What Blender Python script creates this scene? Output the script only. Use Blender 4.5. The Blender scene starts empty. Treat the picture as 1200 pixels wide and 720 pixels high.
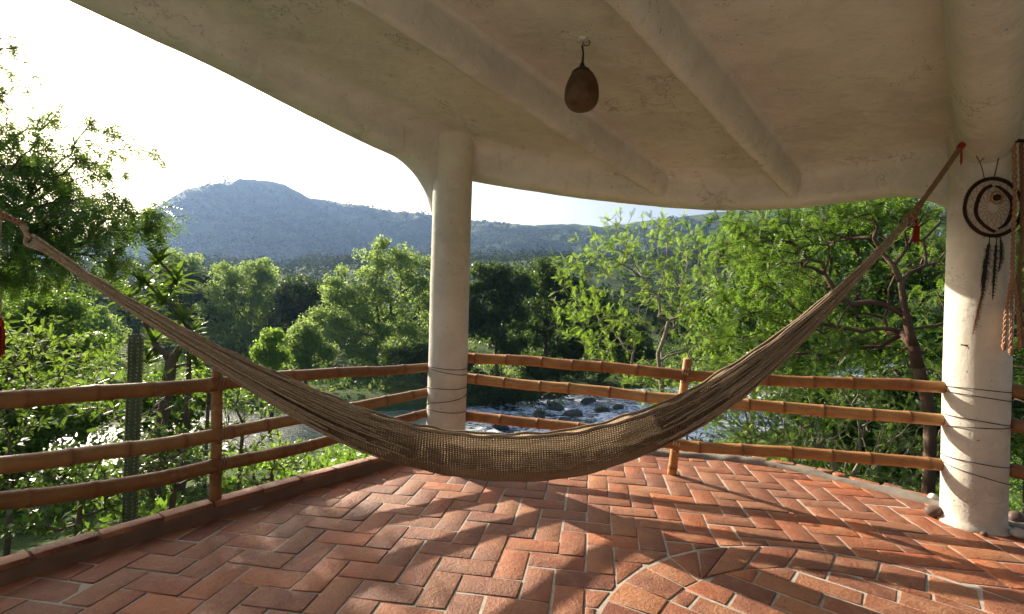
import bpy, bmesh, math, random
import numpy as np
from mathutils import Vector, Matrix, noise as mnoise

# ------------------------------------------------------------------ camera, sky, sun, exposure
S = bpy.context.scene
C = S.collection
EYE = 1.40                      # camera height above the terrace floor
FPX = 580.0                     # focal length in pixels of the 1200 px wide photograph
ROLL = math.radians(1.55)
cam_d = bpy.data.cameras.new('camera'); cam_d.sensor_width = 36.0
cam_d.lens = FPX / 1200.0 * 36.0
cam_d.clip_start = 0.05; cam_d.clip_end = 12000.0
cam = bpy.data.objects.new('camera', cam_d); C.objects.link(cam)
cam.matrix_world = Matrix.Translation((0, 0, EYE)) @ Matrix.Rotation(math.radians(90), 4, 'X') @ Matrix.Rotation(ROLL, 4, 'Z')
S.camera = cam

SUN_AZ = math.radians(44.5)     # left of straight ahead
SUN_EL = math.radians(21.5)
world = bpy.data.worlds.new('World'); S.world = world; world.use_nodes = True
wn = world.node_tree; wn.nodes.clear()
w_out = wn.nodes.new('ShaderNodeOutputWorld'); w_bg = wn.nodes.new('ShaderNodeBackground')
w_sky = wn.nodes.new('ShaderNodeTexSky'); w_sky.sky_type = 'NISHITA'; w_sky.sun_disc = False
w_sky.sun_elevation = SUN_EL; w_sky.sun_rotation = -SUN_AZ
w_sky.altitude = 300; w_sky.air_density = 1.0; w_sky.dust_density = 6.5; w_sky.ozone_density = 1.0
w_bg.inputs['Strength'].default_value = 0.078
wn.links.new(w_sky.outputs[0], w_bg.inputs[0]); wn.links.new(w_bg.outputs[0], w_out.inputs[0])

sun_d = bpy.data.lights.new('sun', 'SUN'); sun_d.energy = 5.0; sun_d.angle = math.radians(0.53)
sun_d.color = (1.0, 0.88, 0.70)
sun = bpy.data.objects.new('sun', sun_d); C.objects.link(sun)
SUN_DIR = Vector((-math.sin(SUN_AZ) * math.cos(SUN_EL), math.cos(SUN_AZ) * math.cos(SUN_EL), math.sin(SUN_EL)))
sun.rotation_euler = SUN_DIR.to_track_quat('Z', 'Y').to_euler()
sun.location = SUN_DIR * 60

S.view_settings.view_transform = 'Standard'; S.view_settings.look = 'None'
S.view_settings.exposure = 1.5; S.view_settings.gamma = 1.0; S.view_settings.use_curve_mapping = False
S.render.engine = 'CYCLES'
cy = S.cycles
cy.use_denoising = True; cy.max_bounces = 7; cy.diffuse_bounces = 4; cy.glossy_bounces = 3
cy.transmission_bounces = 4; cy.transparent_max_bounces = 12; cy.volume_bounces = 1
cy.sample_clamp_indirect = 6.0; cy.caustics_reflective = False; cy.caustics_refractive = False

# ------------------------------------------------------------------ helpers
RX = np.array((math.cos(ROLL), 0, math.sin(ROLL))); RY = np.array((-math.sin(ROLL), 0, math.cos(ROLL)))
def ray(px, py):
    return (px - 600) / FPX * RX + (360 - py) / FPX * RY + np.array((0, 1.0, 0))
def at_z(px, py, z=0.0):            # pixel -> point on a level plane
    d = ray(px, py); return np.array((0, 0, EYE)) + d * ((z - EYE) / d[2])
def at_y(px, py, y):                # pixel -> point at a depth
    return np.array((0, 0, EYE)) + ray(px, py) * y
def at_plane(px, py, a, b, off=0.0):  # pixel -> point on the upright plane through plan points a, b
    a = np.array(a[:2]); b = np.array(b[:2]); t = (b - a) / np.linalg.norm(b - a)
    n = np.array((t[1], -t[0])); d = ray(px, py)
    k = ((a + n * off) @ n) / (d[:2] @ n)
    return np.array((0, 0, EYE)) + d * k

def link(o, parent=None):
    C.objects.link(o)
    if parent is not None: o.parent = parent
    return o
def tag(o, label=None, cat=None, group=None, kind=None):
    if label: o['label'] = label
    if cat: o['category'] = cat
    if group: o['group'] = group
    if kind: o['kind'] = kind
    return o
def empty(name, loc=(0, 0, 0)):
    o = bpy.data.objects.new(name, None); o.empty_display_size = 0.1; C.objects.link(o)
    return o
def np_mesh(name, V, faces, mat, parent=None, attrs=None, smooth=False, uv=None):
    """faces: list of int arrays (M,k)."""
    me = bpy.data.meshes.new(name)
    V = np.asarray(V, dtype=np.float32)
    me.vertices.add(len(V)); me.vertices.foreach_set('co', V.ravel())
    faces = [np.asarray(f, dtype=np.int32) for f in faces if len(f)]
    nl = sum(f.size for f in faces); nf = sum(len(f) for f in faces)
    me.loops.add(nl); me.polygons.add(nf)
    me.loops.foreach_set('vertex_index', np.concatenate([f.ravel() for f in faces]))
    tot = np.concatenate([np.full(len(f), f.shape[1], np.int32) for f in faces])
    start = np.concatenate(([0], np.cumsum(tot)[:-1])).astype(np.int32)
    me.polygons.foreach_set('loop_start', start)
    try: me.polygons.foreach_set('loop_total', tot)
    except Exception: pass
    if smooth: me.polygons.foreach_set('use_smooth', np.ones(nf, dtype=bool))
    for k, a in (attrs or {}).items():
        at = me.attributes.new(k, 'FLOAT', 'POINT'); at.data.foreach_set('value', np.asarray(a, dtype=np.float32))
    if uv is not None:
        ul = me.uv_layers.new(name='UVMap')
        idx = np.concatenate([f.ravel() for f in faces])
        ul.data.foreach_set('uv', np.asarray(uv, dtype=np.float32)[idx].ravel())
    me.update(calc_edges=True); me.validate()
    me.materials.append(mat)
    return link(bpy.data.objects.new(name, me), parent)

class MB:
    """collects tubes, lathes, boxes and sheets into ONE mesh"""
    def __init__(s): s.V = []; s.Q = []; s.T = []; s.A = []; s.n = 0
    def add(s, V, Q=(), T=(), a=0.0):
        V = np.asarray(V, float); k = s.n
        s.V.append(V); s.n += len(V)
        if len(Q): s.Q.append(np.asarray(Q, int) + k)
        if len(T): s.T.append(np.asarray(T, int) + k)
        s.A.append(np.broadcast_to(np.asarray(a, float), (len(V),)))
        return s
    def tube(s, P, R, n=6, a=0.0, cap=True, twist=0.0):
        P = np.asarray(P, float); m = len(P); R = np.broadcast_to(np.asarray(R, float), (m,))
        Tn = np.gradient(P, axis=0); Tn /= np.linalg.norm(Tn, axis=1)[:, None] + 1e-12
        u = np.cross(Tn[0], (0, 0, 1.0))
        if np.linalg.norm(u) < .05: u = np.cross(Tn[0], (1.0, 0, 0))
        u /= np.linalg.norm(u); ang = np.arange(n) / n * 2 * math.pi
        V = np.empty((m, n, 3))
        for i in range(m):
            u = u - Tn[i] * (u @ Tn[i]); u /= np.linalg.norm(u) + 1e-12; w = np.cross(Tn[i], u)
            V[i] = P[i] + R[i] * (np.cos(ang)[:, None] * u + np.sin(ang)[:, None] * w)
        j = np.arange(n); q = []
        for i in range(m - 1):
            q.append(np.stack((i * n + j, i * n + (j + 1) % n, (i + 1) * n + (j + 1) % n, (i + 1) * n + j), 1))
        V = V.reshape(-1, 3); Q = np.concatenate(q); T = []
        aa = np.repeat(np.broadcast_to(np.asarray(a, float), (m,)), n)
        if cap:
            V = np.vstack((V, P[:1], P[-1:])); aa = np.concatenate((aa, aa[:1], aa[-1:]))
            k = m * n
            T = np.vstack((np.stack((np.full(n, k), (j + 1) % n, j), 1), np.stack((np.full(n, k + 1), (m - 1) * n + j, (m - 1) * n + (j + 1) % n), 1)))
        return s.add(V, Q, T, aa)
    def lathe(s, prof, n=24, origin=(0, 0, 0), a=0.0, wob=None):
        prof = np.asarray(prof, float); m = len(prof); ang = np.arange(n) / n * 2 * math.pi
        V = np.empty((m, n, 3))
        for i, (r, z) in enumerate(prof):
            rr = r * (1 + (wob(ang, z) if wob else 0))
            V[i] = np.stack((rr * np.cos(ang), rr * np.sin(ang), np.full(n, z)), 1)
        V = V.reshape(-1, 3) + np.asarray(origin); j = np.arange(n); q = []
        for i in range(m - 1):
            q.append(np.stack((i * n + j, i * n + (j + 1) % n, (i + 1) * n + (j + 1) % n, (i + 1) * n + j), 1))
        return s.add(V, np.concatenate(q), (), a)
    def grid(s, G, a=0.0):
        G = np.asarray(G, float); r, c = G.shape[:2]
        i = np.arange(r * c).reshape(r, c)
        Q = np.stack((i[:-1, :-1].ravel(), i[:-1, 1:].ravel(), i[1:, 1:].ravel(), i[1:, :-1].ravel()), 1)
        return s.add(G.reshape(-1, 3), Q, (), a)
    def build(s, name, mat, parent=None, smooth=True, attr='rnd', uv=None):
        return np_mesh(name, np.vstack(s.V), [np.vstack(s.Q) if s.Q else [], np.vstack(s.T) if s.T else []], mat, parent,
                       {attr: np.concatenate(s.A)}, smooth, uv)

def catmull(P, k=8):
    P = np.asarray(P, float); Q = np.vstack((2 * P[0] - P[1], P, 2 * P[-1] - P[-2])); out = []
    for i in range(1, len(Q) - 2):
        for t in np.arange(k) / k:
            a, b, c, d = Q[i - 1], Q[i], Q[i + 1], Q[i + 2]
            out.append(.5 * (2 * b + (c - a) * t + (2 * a - 5 * b + 4 * c - d) * t * t + (3 * b - a - 3 * c + d) * t ** 3))
    out.append(P[-1]); return np.array(out)
def sstep(a, b, x):
    t = np.clip((np.asarray(x, float) - a) / (b - a), 0, 1); return t * t * (3 - 2 * t)
# cheap vectorised value noise
_rs = np.random.RandomState(7); _tab = _rs.rand(256, 256)
def vnoise(x, y):
    x = np.asarray(x, float); y = np.asarray(y, float)
    xi = np.floor(x).astype(int); yi = np.floor(y).astype(int); fx = x - xi; fy = y - yi
    fx = fx * fx * (3 - 2 * fx); fy = fy * fy * (3 - 2 * fy)
    g = lambda i, j: _tab[i & 255, j & 255]
    return (g(xi, yi) * (1 - fx) + g(xi + 1, yi) * fx) * (1 - fy) + (g(xi, yi + 1) * (1 - fx) + g(xi + 1, yi + 1) * fx) * fy - .5
def fbm(x, y, o=4):
    v = 0; a = 1.0
    for k in range(o): v = v + a * vnoise(np.asarray(x) * 2 ** k + 17.3 * k, np.asarray(y) * 2 ** k + 9.1 * k); a *= .5
    return v

# ------------------------------------------------------------------ materials
class NT:
    def __init__(s, name):
        s.m = bpy.data.materials.new(name); s.m.use_nodes = True; s.t = s.m.node_tree; s.t.nodes.clear()
        s.out = s.n('ShaderNodeOutputMaterial')
    def n(s, typ, **kw):
        o = s.t.nodes.new(typ)
        for k, v in kw.items(): setattr(o, k, v)
        return o
    def l(s, a, b): s.t.links.new(a, b)
    def val(s, inp, v):
        if hasattr(v, 'node') or isinstance(v, bpy.types.NodeSocket): s.l(v, inp)
        else: inp.default_value = v
    def noise(s, vec, scale, detail=4, rough=.55, out='Fac', dist=0.0):
        o = s.n('ShaderNodeTexNoise'); o.inputs['Scale'].default_value = scale; o.inputs['Detail'].default_value = detail
        o.inputs['Roughness'].default_value = rough; o.inputs['Distortion'].default_value = dist
        if vec is not None: s.l(vec, o.inputs['Vector'])
        return o.outputs[out]
    def pos(s): return s.n('ShaderNodeNewGeometry').outputs['Position']
    def obj(s): return s.n('ShaderNodeTexCoord').outputs['Object']
    def uv(s): return s.n('ShaderNodeTexCoord').outputs['UV']
    def scale(s, vec, sc, rot=(0, 0, 0)):
        o = s.n('ShaderNodeMapping'); s.l(vec, o.inputs['Vector']); o.inputs['Scale'].default_value = sc; o.inputs['Rotation'].default_value = rot
        return o.outputs[0]
    def attr(s, name): return s.n('ShaderNodeAttribute', attribute_name=name).outputs['Fac']
    def orand(s): return s.n('ShaderNodeObjectInfo').outputs['Random']
    def math(s, op, a, b=0.0, clamp=False):
        o = s.n('ShaderNodeMath', operation=op, use_clamp=clamp); s.val(o.inputs[0], a); s.val(o.inputs[1], b); return o.outputs[0]
    def ramp(s, fac, stops, interp='LINEAR'):
        o = s.n('ShaderNodeValToRGB'); s.l(fac, o.inputs[0]); e = o.color_ramp.elements; o.color_ramp.interpolation = interp
        while len(e) < len(stops): e.new(.5)
        for k, (p, c) in enumerate(stops):
            e[k].position = p; e[k].color = (c, c, c, 1) if isinstance(c, (int, float)) else (*c, 1)
        return o.outputs[0]
    def mix(s, fac, a, b, mode='MIX'):
        o = s.n('ShaderNodeMix', data_type='RGBA', blend_type=mode)
        s.val(o.inputs[0], fac)
        for i, v in ((6, a), (7, b)):
            if isinstance(v, tuple): o.inputs[i].default_value = (*v, 1) if len(v) == 3 else v
            else: s.l(v, o.inputs[i])
        return o.outputs[2]
    def bump(s, h, strength=.3, dist=.01, normal=None):
        o = s.n('ShaderNodeBump'); o.inputs['Strength'].default_value = strength; o.inputs['Distance'].default_value = dist
        s.l(h, o.inputs['Height'])
        if normal is not None: s.l(normal, o.inputs['Normal'])
        return o.outputs[0]
    def princ(s, col, rough=.7, spec=.4, normal=None, metal=0.0):
        o = s.n('ShaderNodeBsdfPrincipled')
        if isinstance(col, tuple): o.inputs['Base Color'].default_value = (*col, 1)
        else: s.l(col, o.inputs['Base Color'])
        s.val(o.inputs['Roughness'], rough); o.inputs['Specular IOR Level'].default_value = spec; o.inputs['Metallic'].default_value = metal
        if normal is not None: s.l(normal, o.inputs['Normal'])
        return o.outputs[0]
    def done(s, sh): s.l(sh, s.out.inputs['Surface']); return s.m

def mat_plain(name, col, rough=.7, var=.25, sc=30, bump=.3, spec=.3):
    t = NT(name); p = t.pos(); n1 = t.noise(p, sc, 5)
    c = t.mix(n1, tuple(v * (1 - var) for v in col), tuple(min(1, v * (1 + var)) for v in col))
    return t.done(t.princ(c, rough, spec, t.bump(n1, bump, .004)))

def mat_plaster(name, a, b, c, bs=.55):
    t = NT(name); p = t.pos()
    big = t.noise(p, .9, 7, .62, dist=.5); mid = t.noise(p, 5.0, 8, .68, dist=.3); fine = t.noise(p, 110, 4, .65)
    trowel = t.noise(t.scale(p, (3.0, 7.0, 5.0), (0, 0, .55)), 1.6, 9, .66, dist=.6)
    col = t.ramp(big, [(.34, a), (.5, b), (.66, c)])
    col = t.mix(t.ramp(mid, [(.50, .0), (.68, .38)]), col, t.mix(.55, col, tuple(v * .5 for v in a)))
    col = t.mix(t.ramp(trowel, [(.50, 0.0), (.62, .45)]), col, c)
    col = t.mix(t.ramp(t.noise(t.scale(p, (1.0, 1.0, .25)), 9, 7, .7, dist=.8), [(.60, 0.0), (.72, .5)]), col, tuple(v * .55 for v in a))
    speck = t.ramp(t.noise(p, 42, 2, .5), [(.70, 0.0), (.745, .8)])
    col = t.mix(speck, col, tuple(v * .35 for v in a))
    vo = t.n('ShaderNodeTexVoronoi', feature='DISTANCE_TO_EDGE'); vo.inputs['Scale'].default_value = .9
    wv = t.n('ShaderNodeVectorMath', operation='ADD'); t.l(p, wv.inputs[0]); t.l(t.noise(p, 3.5, 6, .65, out='Color'), wv.inputs[1]); t.l(wv.outputs[0], vo.inputs['Vector'])
    crack = t.math('MULTIPLY', t.ramp(vo.outputs['Distance'], [(.0, 1.0), (.006, 0.0)]), t.ramp(t.noise(p, 1.7, 3), [(.50, 0.0), (.58, .8)]))
    col = t.mix(crack, col, tuple(v * .35 for v in a))
    h = t.math('ADD', t.math('MULTIPLY', mid, .9), t.math('ADD', t.math('MULTIPLY', trowel, 1.0), t.math('MULTIPLY', fine, .22)))
    nrm = t.bump(t.math('SUBTRACT', h, t.math('MULTIPLY', crack, .5)), bs, .022)
    return t.done(t.princ(col, .85, .2, nrm))

def mat_brick():
    t = NT('terracotta_brick'); p = t.pos()
    r = t.math('FRACT', t.math('ADD', t.orand(), t.attr('rnd')))
    base = t.ramp(r, [(0.0, (.15, .040, .020)), (.16, (.36, .100, .035)), (.34, (.24, .085, .042)), (.5, (.46, .140, .047)), (.64, (.21, .072, .038)), (.82, (.40, .165, .072)), (1.0, (.18, .052, .026))])
    blot = t.noise(p, 7, 6, .62, dist=.5); grain = t.noise(p, 55, 6, .7); pit = t.noise(p, 120, 3, .6)
    col = t.mix(t.ramp(blot, [(.47, 0.0), (.66, .50)]), base, (.43, .235, .125))
    col = t.mix(t.ramp(t.noise(p, 3.1, 5, .6), [(.5, 0.0), (.72, .5)]), col, (.15, .062, .042))
    col = t.mix(t.ramp(grain, [(.3, .45), (.6, 0.0)]), col, t.mix(.6, col, (.13, .05, .03)))
    col = t.mix(t.ramp(pit, [(.62, 0.0), (.68, .8)]), col, (.085, .04, .028))
    col = t.mix(t.ramp(t.noise(p, 34, 5, .7), [(.60, 0.0), (.66, .75)]), col, (.10, .05, .035))
    big = t.noise(p, .8, 6, .65, dist=.6)
    col = t.mix(t.ramp(big, [(.45, 0.0), (.62, .45)]), col, (.17, .085, .058))
    col = t.mix(t.ramp(t.noise(p, 16, 8, .75, dist=.6), [(.58, 0.0), (.68, .50)]), col, (.40, .26, .17))
    nrm = t.bump(t.math('ADD', t.math('MULTIPLY', grain, 1.1), t.math('ADD', t.math('MULTIPLY', blot, 1.6), t.math('MULTIPLY', pit, .3))), .8, .010)
    return t.done(t.princ(col, t.ramp(blot, [(.3, .5), (.7, .75)]), .35, nrm))

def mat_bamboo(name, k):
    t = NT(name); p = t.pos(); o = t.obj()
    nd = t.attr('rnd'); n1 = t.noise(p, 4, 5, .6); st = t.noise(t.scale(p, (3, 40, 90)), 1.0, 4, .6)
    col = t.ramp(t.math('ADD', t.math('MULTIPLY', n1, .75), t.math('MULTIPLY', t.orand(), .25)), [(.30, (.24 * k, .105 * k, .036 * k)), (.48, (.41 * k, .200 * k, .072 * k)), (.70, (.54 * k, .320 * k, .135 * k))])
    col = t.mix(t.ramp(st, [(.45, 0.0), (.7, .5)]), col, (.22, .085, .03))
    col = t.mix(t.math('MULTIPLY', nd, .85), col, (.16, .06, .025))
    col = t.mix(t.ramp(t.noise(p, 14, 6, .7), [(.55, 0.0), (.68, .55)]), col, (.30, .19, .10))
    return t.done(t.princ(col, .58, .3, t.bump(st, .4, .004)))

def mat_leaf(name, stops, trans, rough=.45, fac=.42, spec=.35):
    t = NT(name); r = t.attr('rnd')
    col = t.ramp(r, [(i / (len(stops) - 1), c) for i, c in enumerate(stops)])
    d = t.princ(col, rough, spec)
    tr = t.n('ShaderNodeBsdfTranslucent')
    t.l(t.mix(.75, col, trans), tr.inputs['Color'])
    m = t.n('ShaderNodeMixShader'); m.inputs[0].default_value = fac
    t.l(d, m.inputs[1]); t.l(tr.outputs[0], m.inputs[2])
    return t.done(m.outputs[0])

def mat_bark(name, a, b, sc=10):
    t = NT(name); p = t.pos(); n1 = t.noise(t.scale(p, (1, 1, .35)), sc, 6, .65); n2 = t.noise(p, 2.5, 4)
    col = t.mix(n1, a, b); col = t.mix(t.ramp(n2, [(.45, 0.0), (.7, .4)]), col, (.20, .17, .13))
    return t.done(t.princ(col, .85, .2, t.bump(n1, .8, .02)))

def mat_hammock():
    t = NT('hammock_weave'); uv = t.uv()
    sx = t.n('ShaderNodeSeparateXYZ'); t.l(uv, sx.inputs[0]); u, v = sx.outputs[0], sx.outputs[1]
    end = t.attr('rnd')                                   # 1 = plain woven middle, 0 = bare strings at the ends
    def diag(f, g, ph=0.0):
        return t.math('SINE', t.math('ADD', t.math('ADD', t.math('MULTIPLY', u, f), t.math('MULTIPLY', v, g)), ph))
    wob = t.math('MULTIPLY', t.noise(t.scale(uv, (5, 9, 1)), 1.0, 3), 5.0)
    a = t.math('SINE', t.math('ADD', t.math('ADD', t.math('MULTIPLY', u, 215.0), t.math('MULTIPLY', v, 290.0)), wob))
    b = t.math('SINE', t.math('SUBTRACT', t.math('ADD', t.math('MULTIPLY', u, 215.0), wob), t.math('MULTIPLY', v, 290.0)))
    ab = t.math('MULTIPLY', a, b)
    patch = t.noise(t.scale(uv, (1.6, 16, 1)), 1.0, 5, .6)
    fine = t.noise(t.scale(uv, (30, 240, 1)), 1.0, 4, .6)
    lines = t.noise(t.scale(uv, (.8, 120, 1)), 1.0, 3, .55)
    col = t.ramp(fine, [(.3, (.062, .044, .031)), (.55, (.108, .078, .056)), (.75, (.21, .165, .125))])
    col = t.mix(t.ramp(lines, [(.40, .75), (.56, 0.0)]), col, (.075, .045, .028))
    col = t.mix(t.ramp(patch, [(.50, 0.0), (.75, .22)]), col, (.30, .23, .165))
    h = t.math('ADD', t.math('MULTIPLY', ab, .35), t.math('ADD', fine, lines))
    nrm = t.bump(h, .9, .012)
    d = t.princ(col, .9, .1, nrm)
    tr = t.n('ShaderNodeBsdfTranslucent'); t.l(t.mix(.6, col, (.70, .52, .34)), tr.inputs[0]); t.l(nrm, tr.inputs['Normal'])
    m1 = t.n('ShaderNodeMixShader'); t.l(t.math('ADD', .10, t.math('MULTIPLY', t.math('GREATER_THAN', v, .31), .45)), m1.inputs[0]); t.l(d, m1.inputs[1]); t.l(tr.outputs[0], m1.inputs[2])
    thr = t.math('SUBTRACT', 1.06, t.math('MULTIPLY', patch, .70))
    hole = t.math('GREATER_THAN', t.math('MULTIPLY', ab, t.math('ADD', .55, t.math('MULTIPLY', end, .45))), thr)
    tp = t.n('ShaderNodeBsdfTransparent'); m2 = t.n('ShaderNodeMixShader')
    t.l(hole, m2.inputs[0]); t.l(m1.outputs[0], m2.inputs[1]); t.l(tp.outputs[0], m2.inputs[2])
    return t.done(m2.outputs[0])

def mat_cord(name, a, b, sc=60):
    t = NT(name); p = t.pos(); n1 = t.noise(p, sc, 3)
    w = t.math('SINE', t.math('MULTIPLY', t.noise(t.scale(p, (1, 1, 1)), 45, 0), 40.0))
    col = t.mix(n1, a, b)
    return t.done(t.princ(col, .9, .1, t.bump(t.math('ADD', n1, t.math('MULTIPLY', w, .3)), .7, .004)))

def mat_water():
    t = NT('river_water'); p = t.pos()
    sx = t.n('ShaderNodeSeparateXYZ'); t.l(p, sx.inputs[0])
    rap = t.attr('rnd')                                     # 1 where the bed is shallow and the river breaks into rapids
    f1 = t.noise(t.scale(p, (.50, 1.0, 1), (0, 0, .7)), 1.0, 8, .72, dist=.9)
    f2 = t.noise(p, 2.6, 6, .7, dist=.6)
    foam = t.math('MULTIPLY', t.ramp(t.math('ADD', t.math('MULTIPLY', f1, .62), t.math('MULTIPLY', f2, .38)), [(.455, 0.0), (.56, 1.0)]), rap)
    nrm = t.bump(t.math('ADD', t.noise(t.scale(p, (1, 2.2, 1)), 1.7, 5, .6, dist=.5), t.math('MULTIPLY', t.noise(p, 7, 3), .3)), .55, .14)
    wat = t.princ((.020, .040, .045), .10, .5, nrm)
    fm = t.princ((.72, .78, .84), .85, .2, nrm)
    m = t.n('ShaderNodeMixShader'); t.l(foam, m.inputs[0]); t.l(wat, m.inputs[1]); t.l(fm, m.inputs[2])
    return t.done(m.outputs[0])

def mat_ground():
    t = NT('valley_ground'); p = t.pos()
    n1 = t.noise(p, .035, 6, .6); n2 = t.noise(p, .6, 6, .7); n3 = t.noise(p, 4.0, 5, .7)
    col = t.ramp(n1, [(.35, (.035, .070, .018)), (.5, (.060, .105, .026)), (.65, (.105, .150, .045))])
    col = t.mix(t.ramp(n2, [(.48, 0.0), (.7, .6)]), col, (.13, .12, .06))
    col = t.mix(t.ramp(n3, [(.3, .6), (.55, 0.0)]), col, (.020, .032, .012))
    return t.done(t.princ(col, .95, .1, t.bump(t.math('ADD', n2, n3), .8, .35)))

M = {}
M['plaster'] = mat_plaster('lime_plaster', (.46, .460, .43), (.56, .56, .53), (.64, .64, .61))
M['column'] = mat_plaster('limewash', (.46, .43, .375), (.56, .525, .46), (.65, .615, .55), .28)
M['brick'] = mat_brick()
M['mortar'] = mat_plain('mortar', (.38, .345, .30), .95, .5, 24, 1.0)
M['kerb'] = mat_plain('stained_render', (.135, .080, .058), .95, .5, 9, .9)
M['concrete'] = mat_plain('rough_concrete', (.19, .165, .14), .95, .4, 18, 1.0)
M['bamboo'] = mat_bamboo('golden_bamboo', 1.0); M['bamboo_dark'] = mat_bamboo('dark_brown_bamboo', .52)  # the second is the same bamboo in a darker tone
M['hammock'] = mat_hammock()
M['cord'] = mat_cord('hammock_cord', (.18, .130, .090), (.40, .315, .235))
M['rope'] = mat_cord('brown_rope', (.14, .075, .045), (.30, .18, .11))
M['red'] = mat_cord('red_yarn', (.20, .018, .014), (.38, .05, .035))
M['wire'] = mat_plain('dark_wire', (.045, .035, .030), .6)
M['macrame'] = mat_cord('macrame_rope', (.26, .13, .075), (.46, .27, .165))
M['vinehoop'] = mat_cord('wrapped_hoop', (.020, .012, .010), (.055, .026, .021))
M['feather'] = mat_plain('dark_feather', (.014, .010, .009), .6, .5, 60)
M['feather2'] = mat_plain('brown_feather', (.22, .12, .07), .6, .5, 60)
M['gourd'] = mat_plain('gourd_shell', (.080, .042, .022), .55, .85, 26, .4)
M['black'] = mat_plain('blackened_iron', (.018, .016, .015), .5)
M['stone'] = mat_plain('river_stone', (.105, .065, .052), .6, .5, 14, .4)
M['stone_pale'] = mat_plain('pale_stone', (.50, .46, .42), .7, .3, 20, .4)
M['rock'] = mat_plain('river_rock', (.060, .062, .050), .75, .6, 3, 1.0)
M['ground'] = mat_ground()
M['water'] = mat_water()
M['bark'] = mat_bark('grey_brown_bark', (.045, .032, .024), (.135, .095, .070))
M['bark_red'] = mat_bark('reddish_bark', (.045, .024, .018), (.150, .080, .060))
M['bark_pale'] = mat_bark('pale_bark', (.14, .12, .10), (.32, .28, .23))
M['leaf_bright'] = mat_leaf('bright_leaf', [(.058, .126, .014), (.105, .190, .022), (.158, .240, .032)], (.38, .58, .06), fac=.52, rough=.55, spec=.25)
M['leaf_mid'] = mat_leaf('mid_leaf', [(.020, .050, .009), (.044, .096, .015), (.086, .150, .025)], (.28, .48, .05), rough=.42, fac=.42, spec=.35)
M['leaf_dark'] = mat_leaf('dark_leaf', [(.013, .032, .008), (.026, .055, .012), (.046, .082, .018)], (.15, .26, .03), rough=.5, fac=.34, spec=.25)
M['leaf_broad'] = mat_leaf('broad_leaf', [(.020, .046, .009), (.042, .080, .014), (.072, .122, .024)], (.24, .40, .04), rough=.40, fac=.34, spec=.4)
M['leaf_willow'] = mat_leaf('willow_leaf', [(.078, .130, .034), (.138, .205, .056), (.205, .275, .092)], (.50, .68, .17), fac=.46, rough=.7, spec=.1)
M['leaf_far'] = mat_leaf('forest_leaf', [(.016, .030, .012), (.024, .042, .016), (.034, .054, .020)], (.07, .11, .03), rough=.9, fac=.22, spec=.03)
M['cactus'] = mat_plain('cactus_skin', (.050, .070, .035), .7, .4, 12)
M['spine'] = mat_plain('woolly_spines', (.42, .38, .32), .9, .3, 60)
M['grass'] = mat_leaf('bank_grass', [(.075, .120, .025), (.115, .165, .035), (.17, .20, .055)], (.30, .40, .08), rough=.6)


# ------------------------------------------------------------------ terrace floor
rng = np.random.RandomState(11); random.seed(5)
C1 = np.array((-.565, 4.47)); C2 = np.array((3.21, 3.41)); C3 = np.array((-3.02, 2.12)); COL_R = .175
OUT = np.array([(-3.15, -2.6), (-2.98, 1.45), (-2.43, 2.35), (-1.85, 3.17), (-1.15, 4.07), (-.62, 4.66), (.2, 4.82), (1.15, 4.86), (2.0, 4.74), (2.55, 4.46),
                (3.16, 3.80), (3.75, 2.95), (4.25, 1.9), (4.5, -2.6)])           # floor outline, clockwise from behind the camera
def half_planes(poly):
    hp = []
    for i in range(len(poly)):
        a = poly[i]; b = poly[(i + 1) % len(poly)]; t = (b - a) / np.linalg.norm(b - a)
        hp.append((np.array((t[1], -t[0])), a))          # inward normal (clockwise polygon)
    return hp
def clip(poly, n, a):
    out = []; m = len(poly)
    for i in range(m):
        p, q = poly[i], poly[(i + 1) % m]; dp, dq = (p - a) @ n, (q - a) @ n
        if dp >= 0: out.append(p)
        if dp * dq < 0: out.append(p + (q - p) * (dp / (dp - dq)))
    return out
def area(poly):
    p = np.array(poly); x, y = p[:, 0], p[:, 1]
    return .5 * abs(np.dot(x, np.roll(y, -1)) - np.dot(y, np.roll(x, -1)))

def slab(name, poly, z0, z1, mat, parent=None):
    bm = bmesh.new(); vs = [bm.verts.new((p[0], p[1], z1)) for p in poly]
    f = bm.faces.new(vs); bm.normal_update()
    if f.normal.z < 0: f.normal_flip()
    r = bmesh.ops.extrude_face_region(bm, geom=[f])
    for v in [g for g in r['geom'] if isinstance(g, bmesh.types.BMVert)]: v.co.z = z1
    for v in vs: v.co.z = z0
    bmesh.ops.recalc_face_normals(bm, faces=bm.faces)
    bmesh.ops.triangulate(bm, faces=[f for f in bm.faces if len(f.verts) > 4])
    me = bpy.data.meshes.new(name); bm.to_mesh(me); bm.free(); me.materials.append(mat)
    return link(bpy.data.objects.new(name, me), parent)
cen = OUT.mean(0)
BASE = np.array([p + (p - cen) / np.linalg.norm(p - cen) * .16 for p in OUT])
floor = slab('terrace_floor', BASE, -3.4, -.0045, M['mortar']); tag(floor, 'red brick terrace floor in herringbone with a ring of curved courses', kind='structure')

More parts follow.
